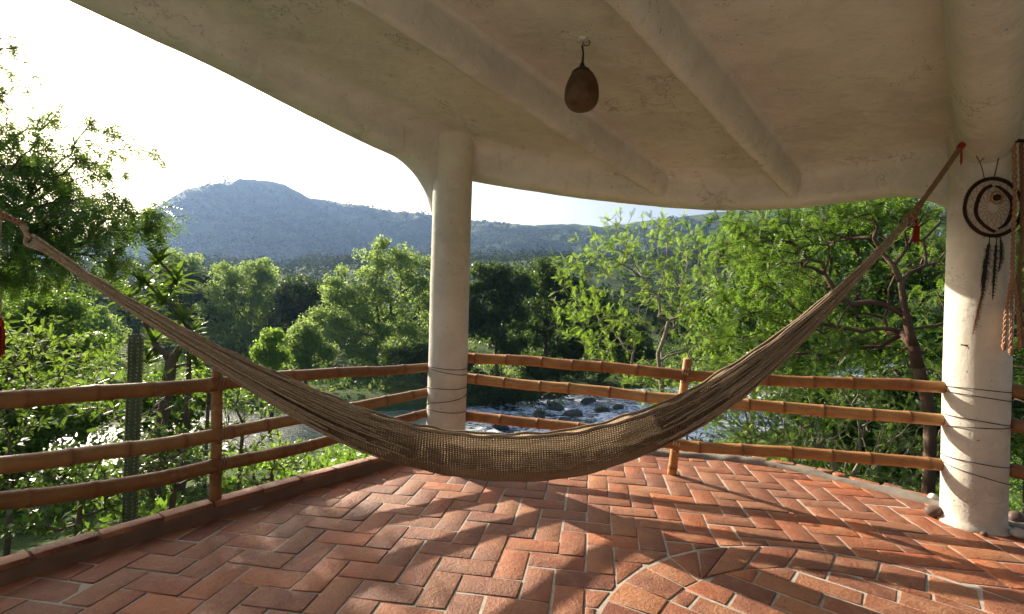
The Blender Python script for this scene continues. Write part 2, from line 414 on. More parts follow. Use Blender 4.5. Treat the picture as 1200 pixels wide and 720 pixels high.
PIT = .157; RC = np.array((1.55, 1.75)); RR = 1.235
va = np.array((math.sin(math.radians(9.3)), math.cos(math.radians(9.3)))); vb = np.array((va[1], -va[0]))
org = at_z(617.5, 662.5)[:2]; JT = .0055
hp = half_planes(OUT); bricks = []           # list of 2-D polygons
def jit(poly, a=.0056): return [np.array(p) + rng.uniform(-a, a, 2) for p in poly]
for r in range(-34, 26):
    for c in range(-34, 34):
        m = (c + r) % 4
        if m == 0: x0, x1, y0, y1 = c, c + 2, r, r + 1
        elif m == 2: x0, x1, y0, y1 = c, c + 1, r, r + 2
        else: continue
        x0, x1, y0, y1 = x0 * PIT + JT, x1 * PIT - JT, y0 * PIT + JT, y1 * PIT - JT
        poly = [org + vb * x + va * y for x, y in ((x0, y0), (x1, y0), (x1, y1), (x0, y1))]
        cc = np.mean(poly, 0)
        if cc[1] < 1.2: continue
        if np.linalg.norm(cc - RC) < RR - .16: continue
        if any((cc - a) @ n < -.2 for n, a in hp): continue
        poly = jit(poly)
        for n, a in hp: poly = clip(poly, n, a) if poly else poly
        if len(poly) < 3: continue
        dv = np.mean(poly, 0) - RC; dd = np.linalg.norm(dv)
        if dd < RR + .3: poly = clip(poly, dv / dd, RC + dv / dd * (RR + .012))
        if len(poly) < 3 or area(poly) < .0022: continue
        bricks.append(poly)
fj = np.array((-.65, -.76)); ee = np.array((.76, -.65)); R1 = RR - .245; gp_ = .0070
n_r = 37
for k in range(n_r):                                     # the course that follows the circular seam, its joints all slanting one way
    a0 = (k + .3) / n_r * 2 * math.pi; a1 = (k + 1.3) / n_r * 2 * math.pi
    if math.sin((a0 + a1) / 2) < -.1: continue
    P = []
    for aa, sg in ((a0, 1), (a1, -1)):
        aa += sg * gp_ / RR; u_ = np.array((math.cos(aa), math.sin(aa))); q0 = RC + u_ * (RR - gp_)
        wgt = float(np.clip((fj @ -u_ - .25) / .4, 0, 1)); d_ = fj * wgt - u_ * (1 - wgt); d_ /= np.linalg.norm(d_)
        bq = u_ @ d_ * (RR - gp_); cq = (RR - gp_) ** 2 - (R1 + gp_) ** 2; t_ = -bq - math.sqrt(max(0, bq * bq - cq)); P.append((q0, q0 + d_ * t_))
    bricks.append(jit([P[0][0], P[1][0], P[1][1], P[0][1]], .004))
for r in range(-7, 8):                                   # straight running courses inside it
    for c in range(-6, 7):
        x0 = (c + (.5 if r % 2 else 0) + .07 * math.sin(r * 5)) * .30; y0 = r * .152
        P = [RC + ee * (x0 + a_) - fj * (y0 + b_) for a_, b_ in ((gp_, gp_), (.30 - gp_, gp_), (.30 - gp_, .152 - gp_), (gp_, .152 - gp_))]
        cc = np.mean(P, 0) - RC; dd = np.linalg.norm(cc)
        if dd > R1 + .1: continue
        P = jit(P)
        if dd > .3: P = clip(P, -cc / dd, RC + cc / dd * (R1 - .008))
        if len(P) >= 3 and area(P) > .003: bricks.append(P)
def prism(poly):
    P = np.array(poly)
    if np.sum((np.roll(P[:, 0], -1) - P[:, 0]) * (np.roll(P[:, 1], -1) + P[:, 1])) > 0: P = P[::-1]
    n = len(P); c = P.mean(0); z = rng.uniform(-.003, .003); tilt = rng.uniform(-.012, .012, 2)
    def lay(ins, zz):
        d = c - P; L = np.linalg.norm(d, axis=1)[:, None]; q = P + d / L * ins
        return np.column_stack((q, zz + ((q - c) @ tilt)))
    V = np.vstack((lay(0, -.05), lay(0, z - .004), lay(.0015, z - .001), lay(.006, z)))
    j = np.arange(n); Q = []
    for k in range(3): Q.append(np.stack((k * n + j, k * n + (j + 1) % n, (k + 1) * n + (j + 1) % n, (k + 1) * n + j), 1))
    T = [(3 * n, 3 * n + i, 3 * n + i + 1) for i in range(1, n - 1)]
    return V, np.concatenate(Q), np.array(T)
def seen(c):
    p = np.array((c[0], c[1], 0)) - np.array((0, 0, EYE)); X = p @ RX / p[1] * FPX; Y = p @ RY / p[1] * FPX
    return p[1] > 0 and abs(X) < 615 and Y > -375
bricks.sort(key=lambda b: (not seen(np.mean(b, 0)), np.linalg.norm(np.mean(b, 0)) / math.sqrt(area(b))))
rest = MB()
for k, b in enumerate(bricks):
    V, Q, T = prism(b)
    if k < 298 and seen(np.mean(b, 0)):
        np_mesh('brick', V, [Q, T], M['brick'], floor, {'rnd': np.full(len(V), rng.rand())})
    else: rest.add(V, Q, T, rng.rand())
tag(rest.build('floor_bricks', M['brick'], floor, smooth=False), kind='stuff')

# brick-capped kerb along the open edge on the river side
def offset_path(P, d):
    T = np.gradient(P, axis=0); T /= np.linalg.norm(T, axis=1)[:, None]
    return P + np.stack((-T[:, 1], T[:, 0]), 1) * d      # + is to the outside for a clockwise outline
kerb_in = catmull(OUT[1:6], 14)
hk = .105
def sweep(path, prof, a=0.0):
    """path (m,2), prof list of (outward, z)"""
    T = np.gradient(path, axis=0); T /= np.linalg.norm(T, axis=1)[:, None]; N = np.stack((-T[:, 1], T[:, 0]), 1)
    G = np.empty((len(path), len(prof), 3))
    for j, (d, z) in enumerate(prof):
        G[:, j, :2] = path + N * d; G[:, j, 2] = z
    return G
kerb = MB(); G = sweep(kerb_in, [(-.012, -.01), (-.006, .05), (.0, hk - .03), (.012, hk - .022), (.085, hk - .022), (.095, -.4)])
G[:, 1:4, :2] += rng.uniform(-.004, .004, (G.shape[0], 3, 2)); kerb.grid(G)
kerb_o = kerb.build('kerb', M['kerb']); tag(kerb_o, 'low plastered kerb with red brick capping along the river side', kind='structure')
# capping bricks, each its own piece
L = np.concatenate(([0], np.cumsum(np.linalg.norm(np.diff(kerb_in, axis=0), axis=1)))); s0 = .05
def along(path, L, s): return np.array((np.interp(s, L, path[:, 0]), np.interp(s, L, path[:, 1])))
while s0 < L[-1] - .1:
    ln = rng.uniform(.27, .31); s1 = min(s0 + ln, L[-1])
    a, b = along(kerb_in, L, s0 + .006), along(kerb_in, L, s1 - .006); t = (b - a) / np.linalg.norm(b - a); n = np.array((-t[1], t[0]))
    w0, w1 = -.004 + rng.uniform(-.006, .006), .090 + rng.uniform(-.006, .006)
    V, Q, T = prism(jit([a + n * w0, b + n * w0, b + n * w1, a + n * w1], .004)); V[:, 2] += hk
    V[:len(V) // 4, 2] = hk - .03
    np_mesh('brick', V, [Q, T], M['brick'], kerb_o, {'rnd': np.full(len(V), rng.rand())}); s0 = s1
# broken concrete edging on the other open side
ed = catmull(OUT[6:12], 12); k2 = MB()
G = sweep(ed, [(-.045, -.01), (-.03, .022), (.02, .035), (.07, .030), (.11, .012), (.13, -.3)])
G[:, 1:5, 2] += .03 * fbm(G[:, 1:5, 0] * 7, G[:, 1:5, 1] * 7); G[:, 1:5, :2] += rng.uniform(-.014, .014, (G.shape[0], 4, 2)); k2.grid(G)
edge_o = k2.build('concrete_edge', M['concrete']); tag(edge_o, 'worn concrete edging round the bulging side of the terrace', kind='structure')
L2 = np.concatenate(([0], np.cumsum(np.linalg.norm(np.diff(ed, axis=0), axis=1)))); s0 = .03
while s0 < L2[-1] - .1:
    ln = rng.uniform(.10, .26); s1 = min(s0 + ln, L2[-1])
    a, b = along(ed, L2, s0 + .008), along(ed, L2, s1 - .008); t = (b - a) / np.linalg.norm(b - a); n = np.array((-t[1], t[0])); o = rng.uniform(-.012, .012)
    V, Q, T = prism(jit([a + n * (.10 + o), b + n * (.10 + o), b + n * (.165 + o), a + n * (.165 + o)], .010)); V[:, 2] += .03 + rng.uniform(-.012, .012)
    np_mesh('brick', V, [Q, T], M['brick'], edge_o, {'rnd': np.full(len(V), rng.rand())}); s0 = s1 + (rng.uniform(.02, .12) if rng.rand() < .35 else 0)

# ------------------------------------------------------------------ roof
RD = np.array((.686, .728)); RP = np.array((.728, -.686))       # along the ribs, across the ribs
def z_rib(x, y): return 2.50 - .118 * ((x * RD[0] + y * RD[1]) - 4.49)
def z_slab(x, y): return z_rib(x, y) + .20
ROOF = np.array([(-4.3, -2.8), (-3.35, 1.1), (-2.62, 2.62), (-1.95, 3.42), (-1.2, 4.20), (-.62, 4.70), (.2, 4.90), (1.15, 4.97), (2.0, 4.86), (2.62, 4.55),
                 (3.26, 3.86), (3.9, 3.0), (4.6, 1.9), (5.0, -2.8)])
roof = empty('terrace_roof'); tag(roof, 'plastered concrete roof with rounded ribs sloping over the brick terrace', 'roof')
hpr = half_planes(ROOF)
def clampin(x, y):
    p = np.array((x, y))
    for it in range(3):
        for n, a in hpr:
            d = (p - a) @ n
            if d < .02: p = p + n * (.02 - d)
    return p
gx = np.linspace(-4.5, 5.1, 97); gy = np.linspace(-2.9, 5.1, 81); G = np.empty((81, 97, 3))
for j, y in enumerate(gy):
    for i, x in enumerate(gx): G[j, i, :2] = clampin(x, y)
G[..., 2] = z_slab(G[..., 0], G[..., 1]) + .016 * fbm(G[..., 0] * 1.1, G[..., 1] * 1.1)
sl = MB(); sl.grid(G[:, ::-1]); Gt = G.copy(); Gt[..., 2] += .16; sl.grid(Gt); sl.build('slab', M['plaster'], roof)
def rib(p, s0, s1, D, hw, name='rib'):
    ss = np.linspace(s0, s1, 40); prof = []
    for q in [-1.06] + [-math.cos(k_ / 18 * math.pi) for k_ in range(19)] + [1.06, 1.15, 1.3, 1.5]:
        o = q * hw; e = abs(q)
        dz = -D * (max(0, 1 - e ** 2.4)) ** .5 if e < 1 else (.012 if o < 0 else -D * .10 * max(0, 1 - (e - 1) / .5) ** 2 + .012 * min(1, (e - 1) / .5))
        prof.append((o, dz))
    R = np.empty((len(ss), len(prof), 3))
    for i, s_ in enumerate(ss):
        for j, (o, dz) in enumerate(prof):
            x, y = RD * s_ + RP * (p + o + .010 * float(fbm(s_ * 1.3 + p, .5)))
            R[i, j] = (x, y, z_slab(x, y) + dz + .010 * float(fbm(s_ * 2 + p, o * 3)))
    b = MB(); b.grid(R); return b.build(name, M['plaster'], roof)
rib(1.45 * RP[0] + 4.8 * RP[1], -3.2, 4.62,   .225, .080); rib(2.56 * RP[0] + 4.5 * RP[1], -2.6, 4.98, .225, .080)
rib(C2 @ RP + .015, -2.4, 4.66, .26, .165, 'rib')
# edge beam, deepening into an arch at each column
eb = catmull(ROOF[1:13], 26); prof_n = 13
T_ = np.gradient(eb, axis=0); T_ /= np.linalg.norm(T_, axis=1)[:, None]; N_ = np.stack((T_[:, 1], -T_[:, 0]), 1)   # inward
G = np.empty((len(eb), prof_n, 3))
for i, p in enumerate(eb):
    D = .265 - (.105 * float(sstep(4.4, 3.0, p[1])) if p[0] < -.6 else 0)
    for c, r_l in ((C1, .40), (C2, .52), (C3, .3)):
        d = np.linalg.norm(p + N_[i] * .17 - c) - COL_R + .06
        rr = r_l if not (c is C1 and p[0] > C1[0]) else .14
        if d < rr: D += rr - math.sqrt(max(0, rr * rr - (rr - max(d, 0)) ** 2))
    pr = [(-.03, .16), (-.03, -D + .06), (-.018, -D + .022), (.015, -D + .004), (.07, -D), (.15, -D + .002), (.215, -D + .012), (.238, -D + .045), (.246, -D * .62), (.258, -D * .30), (.285, -.035), (.34, -.010), (.44, .006)]
    zs = z_slab(*(p + N_[i] * .12))
    for j, (n, dz) in enumerate(pr):
        q = p + N_[i] * n
        G[i, j] = (*q, (z_slab(*q) if j > 9 else zs) + dz + .010 * float(fbm(i * .12, j * .4)))
b = MB(); b.grid(G); b.build('edge_beam', M['plaster'], roof)

# unseen wall added behind the camera to keep out light from the back
hw_ = empty('light_block_wall'); hw_.location = (0, -2.7, 0); tag(hw_, 'unseen plastered wall with a plank door, added to block light from behind', 'wall')
def boxm(name, x0, x1, y0, y1, z0, z1, mat, parent):
    V = [(x, y, z) for z in (z0, z1) for y in (y0, y1) for x in (x0, x1)]
    return np_mesh(name, V, [np.array([(0, 2, 3, 1), (4, 5, 7, 6), (0, 1, 5, 4), (2, 6, 7, 3), (0, 4, 6, 2), (1, 3, 7, 5)])], mat, parent)
boxm('wall', -4.2, -.5, -.15, .15, -.02, 3.6, M['plaster'], hw_); boxm('wall', .5, 4.9, -.15, .15, -.02, 3.6, M['plaster'], hw_); boxm('wall', -.5, .5, -.148, .148, 2.1, 3.6, M['plaster'], hw_)
for k in range(6): boxm('plank', -.49 + k * .163, -.49 + k * .163 + .158, -.03, .03, 0, 2.095, M['bark_red'], hw_)

# ------------------------------------------------------------------ columns
def column(c, label, seed):
    root = empty('column', ); root.location = (c[0], c[1], 0); tag(root, label, 'column', 'round plastered columns')
    zt = z_slab(*c) + .05
    prof = [(COL_R + .03, -.02), (COL_R + .028, .012), (COL_R + .006, .03)]
    for z in np.arange(.06, zt - .34, .06): prof.append((COL_R, z))
    for t in np.linspace(0, 1, 12): prof.append((COL_R + .02 * t ** 2.6, zt - .32 + .32 * t))
    def wob(a, z): return .022 * np.array([mnoise.noise((math.cos(x) * 1.2 + seed, math.sin(x) * 1.2, z * 1.6)) for x in a]) + .006 * np.array([mnoise.noise((math.cos(x) * 4 + seed, math.sin(x) * 4, z * 7)) for x in a])
    b = MB(); b.lathe(prof, 48, wob=wob); b.build('shaft', M['column'], root)
    return root
col1 = column(C1, 'whitewashed round column at the corner where two bamboo railings meet', 0)
col2 = column(C2, 'whitewashed round column hung with a dreamcatcher, stones at its foot', 5)
col3 = column(C3, 'whitewashed round column outside the view holding the other hammock end', 9)
def wraps(col, spec):
    for z0, z1, a0, a1 in spec:
        b = MB(); aa = np.linspace(a0, a1, 40); zz = np.linspace(z0, z1, 40) + .006 * np.sin(aa * 2)
        b.tube(np.stack((np.cos(aa) * (COL_R + .006), np.sin(aa) * (COL_R + .006), zz), 1), .0028, 5); b.build('tie_wire', M['wire'], col)
PI = math.pi
wraps(col1, [(.86, .84, 0, 2 * PI), (.845, .775, PI, 2 * PI + .3), (.66, .68, PI - .2, 2 * PI + .2), (.50, .62, PI - .1, 2 * PI + .15), (.475, .462, PI - .2, 2 * PI + .2)])
wraps(col2, [(.935, .93, PI - .5, 2 * PI), (.90, .86, PI - .3, 2 * PI), (.74, .70, PI - .3, 2 * PI), (.66, .72, PI - .1, 2 * PI), (.455, .43, PI - .5, 2 * PI), (.41, .29, PI - .4, 2 * PI)])

# ------------------------------------------------------------------ bamboo railings
def bamboo(parent, P, r=.043, name='rail', pitch=.31, k=10, mat='bamboo'):
    P = catmull(P, k); L = np.concatenate(([0], np.cumsum(np.linalg.norm(np.diff(P, axis=0), axis=1))))
    s = [0.0]; rr = [r]; at = [0.0]; x = rng.uniform(.05, .25)
    while x < L[-1] - .03:
        for d, k_, a_ in ((-.10, .99, 0), (-.028, 1.0, .0), (-.010, 1.06, .35), (-.003, 1.12, 1.0), (.004, 1.05, 1.0), (.010, 1.08, .5), (.024, 1.0, .1), (.10, .985, 0)):
            if s[-1] + .0005 < x + d < L[-1] - .001: s.append(x + d); rr.append(r * k_); at.append(a_)
        x += pitch * rng.uniform(.72, 1.2)
    s.append(L[-1]); rr.append(r); at.append(0)
    Q = np.stack([np.interp(s, L, P[:, i]) for i in range(3)], 1)
    rr = np.array(rr) * np.linspace(1.07, .95, len(rr)) * (1 + rng.uniform(-.012, .012, len(rr))); w_ = np.interp(s, np.linspace(0, L[-1], 12), rng.normal(0, .006, 12)); Q[1:-1, 2] += w_[1:-1]
    b = MB(); b.tube(Q, rr, 14, a=at); return b.build(name, M[mat], parent)
def lash(parent, c, r=.062, name='lashing', n=3, ax=0):
    b = MB()
    for i in range(n):
        a = np.linspace(0, 2 * PI, 20); t = .6 + .5 * i
        u = np.array((math.cos(ax), math.sin(ax), 0)); w = np.array((0, 0, 1.0)); v = np.array((-math.sin(ax), math.cos(ax), 0))
        p = np.array([np.array(c) + r * (math.cos(x) * w + math.sin(x) * v) + u * (.018 * math.sin(x + t) + .012 * (i - 1)) for x in a])
        b.tube(p, .003, 4, cap=False)
    return b.build(name, M['rope'], parent)
def P3(xy, z): return np.array((xy[0], xy[1], z))
# river-side railing (column 3 to column 1)
rl = empty('bamboo_railing'); tag(rl, 'three-rail brown bamboo railing standing on the brick-capped kerb', 'railing', 'bamboo railings')
def pl(px, d=.05):      # where the pixel column px crosses the line above the kerb
    path = offset_path(kerb_in, d); k = (px - 600) / FPX; best = np.argmin(np.abs(path[:, 0] - k * path[:, 1])); return path[best]
for pts in ([(0, 468), (130, 460), (258, 449), (380, 438), (505, 430)], [(0, 547), (130, 528), (258, 508), (380, 484), (505, 457)], [(0, 590), (130, 569), (258, 545), (380, 517), (505, 480)]):
    P = [np.array((0, 0, EYE)) + ray(px, py) * pl(px)[1] for px, py in pts]
    st = P3(C3, P[0][2] + .01); en = P3(C1 + np.array((-.10, -.02)), P[-1][2])
    bamboo(rl, [st] + P[:-1] + [.5 * P[-1] + .5 * en, en], .042, mat='bamboo_dark')
pb = pl(260, .05); bamboo(rl, [P3(pb + .004, hk - .02), P3(pb + (.003, .0), .5), P3(pb + (-.004, 0), 1.0)], .033, 'post', .5, mat='bamboo_dark')
for py in (449, 508, 545): lash(rl, np.array((0, 0, EYE)) + ray(259, py) * pb[1], ax=.9)
# bulging-side railing (column 1 to column 2)
rr_ = empty('bamboo_railing'); tag(rr_, 'three-rail golden bamboo railing with one leaning post between the two columns', 'railing', 'bamboo railings')
pp = at_z(787, 556); yb = lambda px: (C1[1] + (C2[1] - C1[1]) * ((px - 540) / FPX * 4.2 - 0) / 3.6)
def pr(px):             # depth where pixel column px crosses the straight line between the columns
    a = C1 + (.1, .12); b_ = C2 + (-.12, .06); k = (px - 600) / FPX; d = b_ - a; t = (k * a[1] - a[0]) / (d[0] - k * d[1]); return (a + d * t)[1]
for pts in ([(553, 419), (680, 428), (810, 440), (950, 447), (1100, 453)], [(553, 444), (680, 457), (810, 469), (950, 481), (1100, 491)], [(553, 489), (665, 500), (795, 521), (950, 533), (1100, 544)]):
    P = [np.array((0, 0, EYE)) + ray(px, py) * pr(px) for px, py in pts]
    bamboo(rr_, [P3(C1 + (.06, .06), P[0][2])] + P + [P3(C2 + (-.08, .03), P[-1][2])], .044)
pt = np.array((0, 0, EYE)) + ray(806, 421) * (pr(806) + .02)
bamboo(rr_, [P3(pp[:2], -.01), .5 * (pp + pt), pt], .036, 'post', .5)
for py in (440, 469, 521): lash(rr_, np.array((0, 0, EYE)) + ray(803 - (py - 440) * .12, py) * pr(800), .066, ax=-.3)
# railing beyond the second column
r3 = empty('bamboo_railing'); tag(r3, 'dark brown bamboo railing running on past the column with the dreamcatcher', 'railing', 'bamboo railings')
for z in (.93, .70, .40): bamboo(r3, [P3(C2 + (.08, -.02), z), P3((3.75, 2.78), z - .01), P3((4.28, 1.7), z)], .043, mat='bamboo_dark')
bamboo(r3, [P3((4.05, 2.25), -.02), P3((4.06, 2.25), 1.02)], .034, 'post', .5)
# ------------------------------------------------------------------ valley terrain
RIV = catmull([(-140, 15), (-90, 19), (-50, 22), (-23, 25), (-9.5, 26), (-2, 29), (5, 33), (12, 37.5), (20, 42.5), (32, 50), (48, 61), (75, 79), (130, 110), (190, 140)], 10)
RIV_HW = 7.5; WATER = -6.0
def river_dist(x, y):
    sh = np.shape(x); x = np.ravel(x); y = np.ravel(y); best = np.full(x.shape, 1e9)
    for i in range(len(RIV) - 1):
        a = RIV[i]; d = RIV[i + 1] - a; t = np.clip(((x - a[0]) * d[0] + (y - a[1]) * d[1]) / (d @ d), 0, 1)
        best = np.minimum(best, np.hypot(x - a[0] - t * d[0], y - a[1] - t * d[1]))
    return best.reshape(sh)
# skyline of the far ridge and of the wooded foothills, as pixel heights read off the photograph
RID_X = np.array([-3000, -600, -200, 0, 120, 185, 215, 250, 290, 330, 360, 400, 430, 500, 560, 640, 700, 760, 830, 900, 1000, 1200, 1800, 4000.])
RID_D = np.array([60, 70, 66, 62, 72, 112, 132, 139, 145, 139, 124, 117, 112, 106, 99, 98, 98, 108, 118, 126, 136, 140, 120, 80.])
FOO_D = np.array([30, 34, 30, 30, 34, 40, 40, 40, 40, 42, 44, 46, 48, 50, 54, 58, 58, 60, 66, 74, 80, 84, 70, 40.])
R_RID, R_FOO = 1350.0, 430.0
def ground(x, y):
    x = np.asarray(x, float); y = np.asarray(y, float)
    r = np.hypot(x, y); front = y > .12 * r
    yy = np.where(front, y, .12 * r); px = 600 + FPX * x / yy
    cs = np.where(front, y / np.maximum(r, 1e-6), .12)
    hr = np.interp(px, RID_X, RID_D) / FPX * R_RID * np.maximum(cs, .35)
    hf = np.interp(px, RID_X, FOO_D) / FPX * R_FOO * np.maximum(cs, .35)
    d = np.maximum(0, r - 4.6)
    z = np.maximum(-5.3, -.95 - .20 * d) + .35 * fbm(x * .11, y * .11) * sstep(6, 20, r)
    z = z + .8 * fbm(x * .02, y * .02) * sstep(40, 90, r)
    gul = fbm(x * .006 + 3, y * .006); gul2 = np.abs(fbm(x * .0042, y * .0042 + 5))
    f = sstep(140, R_FOO, r); z = z * (1 - f) + f * (hf - 4) * (1 + .22 * gul * sstep(150, 300, r))
    m = sstep(620, R_RID, r)
    z = z + m * (hr - hf) * (1 - .85 * gul2 * (1 - sstep(.8, 1, r / R_RID)) * sstep(500, 900, r)) + 6 * gul * m * (1 - sstep(.9, 1, r / R_RID))
    z = z + 5.0 * fbm(x * .035, y * .035) * sstep(500, 900, r)
    z = np.where(r > R_RID, z - (r - R_RID) * .18, z)
    dr = river_dist(x, y); z = z + (np.minimum(z, -7.0) - z) * (1 - sstep(RIV_HW - 2.0, RIV_HW + 2.2, dr))
    return z
ths = np.concatenate((np.radians(np.linspace(-62, 62, 340)), np.radians(np.linspace(64, 298, 60))))
rs_ = np.concatenate((np.linspace(2.0, 60, 60), np.geomspace(61, 2300, 105)))
TH, RRg = np.meshgrid(ths, rs_); X = RRg * np.sin(TH); Y = RRg * np.cos(TH); Z = ground(X, Y)
g = MB(); G = np.stack((X, Y, Z), -1); G = np.concatenate((G, G[:, :1]), 1); g.grid(G)
k = g.n; ring0 = np.arange(G.shape[1] - 1); g.add(np.array([(0, 0, float(ground(0., 2.)))]), (), np.stack((ring0 - k, ring0 + 1 - k, np.zeros_like(ring0)), 1))
terr = g.build('terrain', M['ground']); tag(terr, 'green river valley rising to wooded hills and a long ridge', kind='structure')

T_ = np.gradient(RIV, axis=0); T_ /= np.linalg.norm(T_, axis=1)[:, None]; N_ = np.stack((-T_[:, 1], T_[:, 0]), 1)
RF = catmull(RIV, 4); T_ = np.gradient(RF, axis=0); T_ /= np.linalg.norm(T_, axis=1)[:, None]; N_ = np.stack((-T_[:, 1], T_[:, 0]), 1)
offs = np.linspace(-12, 12, 49); G = np.empty((len(RF), len(offs), 3)); G[..., :2] = RF[:, None] + N_[:, None] * offs[None, :, None]
rap = sstep(-6, 1, G[..., 0]) * (.70 + .5 * sstep(-.2, .25, fbm(G[..., 0] * .12, G[..., 1] * .12)))
G[..., 2] = WATER + rap * (.30 * fbm(G[..., 0] * .55, G[..., 1] * .55) + .12 * fbm(G[..., 0] * 2.1, G[..., 1] * 2.1))
w = MB(); w.grid(G[:, ::-1], rap[:, ::-1].ravel()); riv = w.build('river', M['water']); tag(riv, 'shallow river breaking into white rapids below the terrace', kind='structure')

def blob(name, loc, size, seed, mat, parent=None, rough=.25, sub=2, squash=1.0):
    bm = bmesh.new(); bmesh.ops.create_icosphere(bm, subdivisions=sub, radius=1.0)
    for v in bm.verts:
        n = mnoise.noise(v.co * 1.3 + Vector((seed * 3.7, seed, 0))) + .5 * mnoise.noise(v.co * 3.1 + Vector((seed, 2 * seed, 1)))
        v.co = v.co * (1 + rough * n); v.co = Vector((v.co.x * size[0], v.co.y * size[1], v.co.z * size[2]))
    me = bpy.data.meshes.new(name); bm.to_mesh(me); bm.free(); me.materials.append(mat)
    for p in me.polygons: p.use_smooth = True
    o = bpy.data.objects.new(name, me); o.location = loc; o.rotation_euler = (0, 0, seed * 1.7); return link(o, parent)

# ------------------------------------------------------------------ foliage tools
def frond(n, L, l, w, fold=.25, droop=.12, base=.12):
    """feather leaf along +Y: pairs of leaflets (one folded quad each) on a thin stalk"""
    V = []; Q = []
    def quad(p): 
        k = len(V); V.extend(p); Q.append((k, k + 1, k + 2, k + 3))
    y_ = np.linspace(0, L, 5)
    for a, b in zip(y_[:-1], y_[1:]):
        quad([(-.0025, a, -droop * a * a / L), (.0025, a, -droop * a * a / L), (.0020, b, -droop * b * b / L), (-.0020, b, -droop * b * b / L)])
    for i in range(n):
        t = base + (1 - base) * i / (n - 1); y0 = L * t; s = (.65 + .7 * math.sin(math.pi * min(1, t * .95 + .08)) * .5) * l; z0 = -droop * y0 * y0 / L
        for sg in (-1, 1):
            d = np.array((sg * .86, .42, -fold * .35)); d /= np.linalg.norm(d); e = np.array((-sg * .4, .9, .0)) * w * .5
            p0 = np.array((sg * .002, y0, z0)); mid = p0 + d * s * .5
            quad([p0, mid - e, p0 + d * s + np.array((0, 0, -fold * s * .3)), mid + e])
    return np.array(V), np.array(Q)
def lance(L, w, fold=.3, droop=.25):
    V = [(0, 0, 0), (-w * .42, L * .3, fold * w * .5), (0, L * .33, -.03 * L), (w * .42, L * .3, fold * w * .5), (-w * .45, L * .65, fold * w * .5 - droop * L * .25), (0, L * .68, -droop * L * .32), (w * .45, L * .65, fold * w * .5 - droop * L * .25), (0, L, -droop * L * .8)]
    return np.array(V), np.array([(0, 2, 2, 1), (0, 3, 2, 2), (1, 2, 5, 4), (2, 3, 6, 5), (4, 5, 7, 7), (5, 6, 7, 7)])
def lance4(L, w):
    V = [(0, 0, 0), (-w * .5, L * .5, .04 * L), (0, L, -.12 * L), (w * .5, L * .5, .04 * L)]
    return np.array(V), np.array([(0, 3, 2, 1)])
def spread(tmpl, pos, dirs, ups, sc, rs):
    """copies of a leaf template with their own frames -> V, Q, rnd"""
    V0, Q0 = tmpl; m = len(pos); k = len(V0)
    d = dirs / (np.linalg.norm(dirs, axis=1)[:, None] + 1e-9); x = np.cross(d, ups); x /= np.linalg.norm(x, axis=1)[:, None] + 1e-9; z = np.cross(x, d)
    V = pos[:, None] + sc[:, None, None] * (V0[None, :, 0, None] * x[:, None] + V0[None, :, 1, None] * d[:, None] + V0[None, :, 2, None] * z[:, None])
    Q = (Q0[None] + (np.arange(m) * k)[:, None, None]).reshape(-1, Q0.shape[1])
    return V.reshape(-1, 3), Q, np.repeat(rs.rand(m), k)
def skeleton(rs, trunk, targets, bf=.35, seg=.35, wig=.10):
    pos = [np.array(p, float) for p in trunk]; par = [-1] + list(range(len(trunk) - 1)); pl_ = [0.0]
    for i in range(1, len(trunk)): pl_.append(pl_[-1] + np.linalg.norm(pos[i] - pos[i - 1]))
    A = np.zeros((60000, 3)); B = np.zeros(60000); n = len(pos); A[:n] = pos; B[:n] = pl_; lo = max(1, int(len(trunk) * .35))
    top = A[n - 1]; order = np.argsort(np.linalg.norm(targets - top, axis=1))
    for t in targets[order]:
        dd = np.linalg.norm(A[lo:n] - t, axis=1) + bf * B[lo:n]; j = int(np.argmin(dd)) + lo
        a = A[j].copy(); dist = np.linalg.norm(t - a); m = max(1, int(round(dist / seg))); up = np.array((0, 0, .10 * dist)); w_ = rs.normal(0, wig * min(dist, 1.2) * .5, (m + 1, 3))
        prev = j
        for q in range(1, m + 1):
            f = q / m; p = a + (t - a) * f + up * math.sin(math.pi * f) * .6 + (w_[q] if q < m else 0)
            A[n] = p; B[n] = B[prev] + np.linalg.norm(p - A[prev]); par.append(prev); prev = n; n += 1
    par = np.array(par); return A[:n].copy(), par, B[:n].copy()
def wood(A, par, B, r0, rt, sides=6, name='trunk', mat=None, parent=None):
    n = len(A); kids = np.bincount(par[par >= 0], minlength=n); tips = (kids == 0).astype(float)
    for i in range(n - 1, 0, -1): tips[par[i]] += tips[i]
    e = math.log(r0 / rt) / math.log(max(2, tips[0])); R = rt * tips ** e
    done = np.zeros(n, bool); b = MB()
    for t in sorted(np.where(kids == 0)[0], key=lambda i: -B[i]):
        ch = [t]
        while par[ch[-1]] >= 0 and not done[ch[-1]]:
            done[ch[-1]] = True; ch.append(par[ch[-1]])
        if len(ch) < 2: continue
        ch = ch[::-1]; P = A[ch]; rr = R[ch].copy()
        rr[0] = min(rr[0], rr[1] * 1.25)
        if par[ch[0]] < 0: rr[0] = rr[1] * 1.3
        s_ = sides if rr[0] > .02 else 4
        b.tube(P, rr, s_)
    return b.build(name, mat, parent), tips
def blobs(rs, specs):
    """specs: (centre, radii, n) ellipsoids -> points spread towards their shells"""
    out = []
    for c, r, n in specs:
        v = rs.normal(size=(n, 3)); v /= np.linalg.norm(v, axis=1)[:, None]; out.append(np.array(c) + v * np.array(r) * (rs.rand(n, 1) ** .42))
    return np.vstack(out)
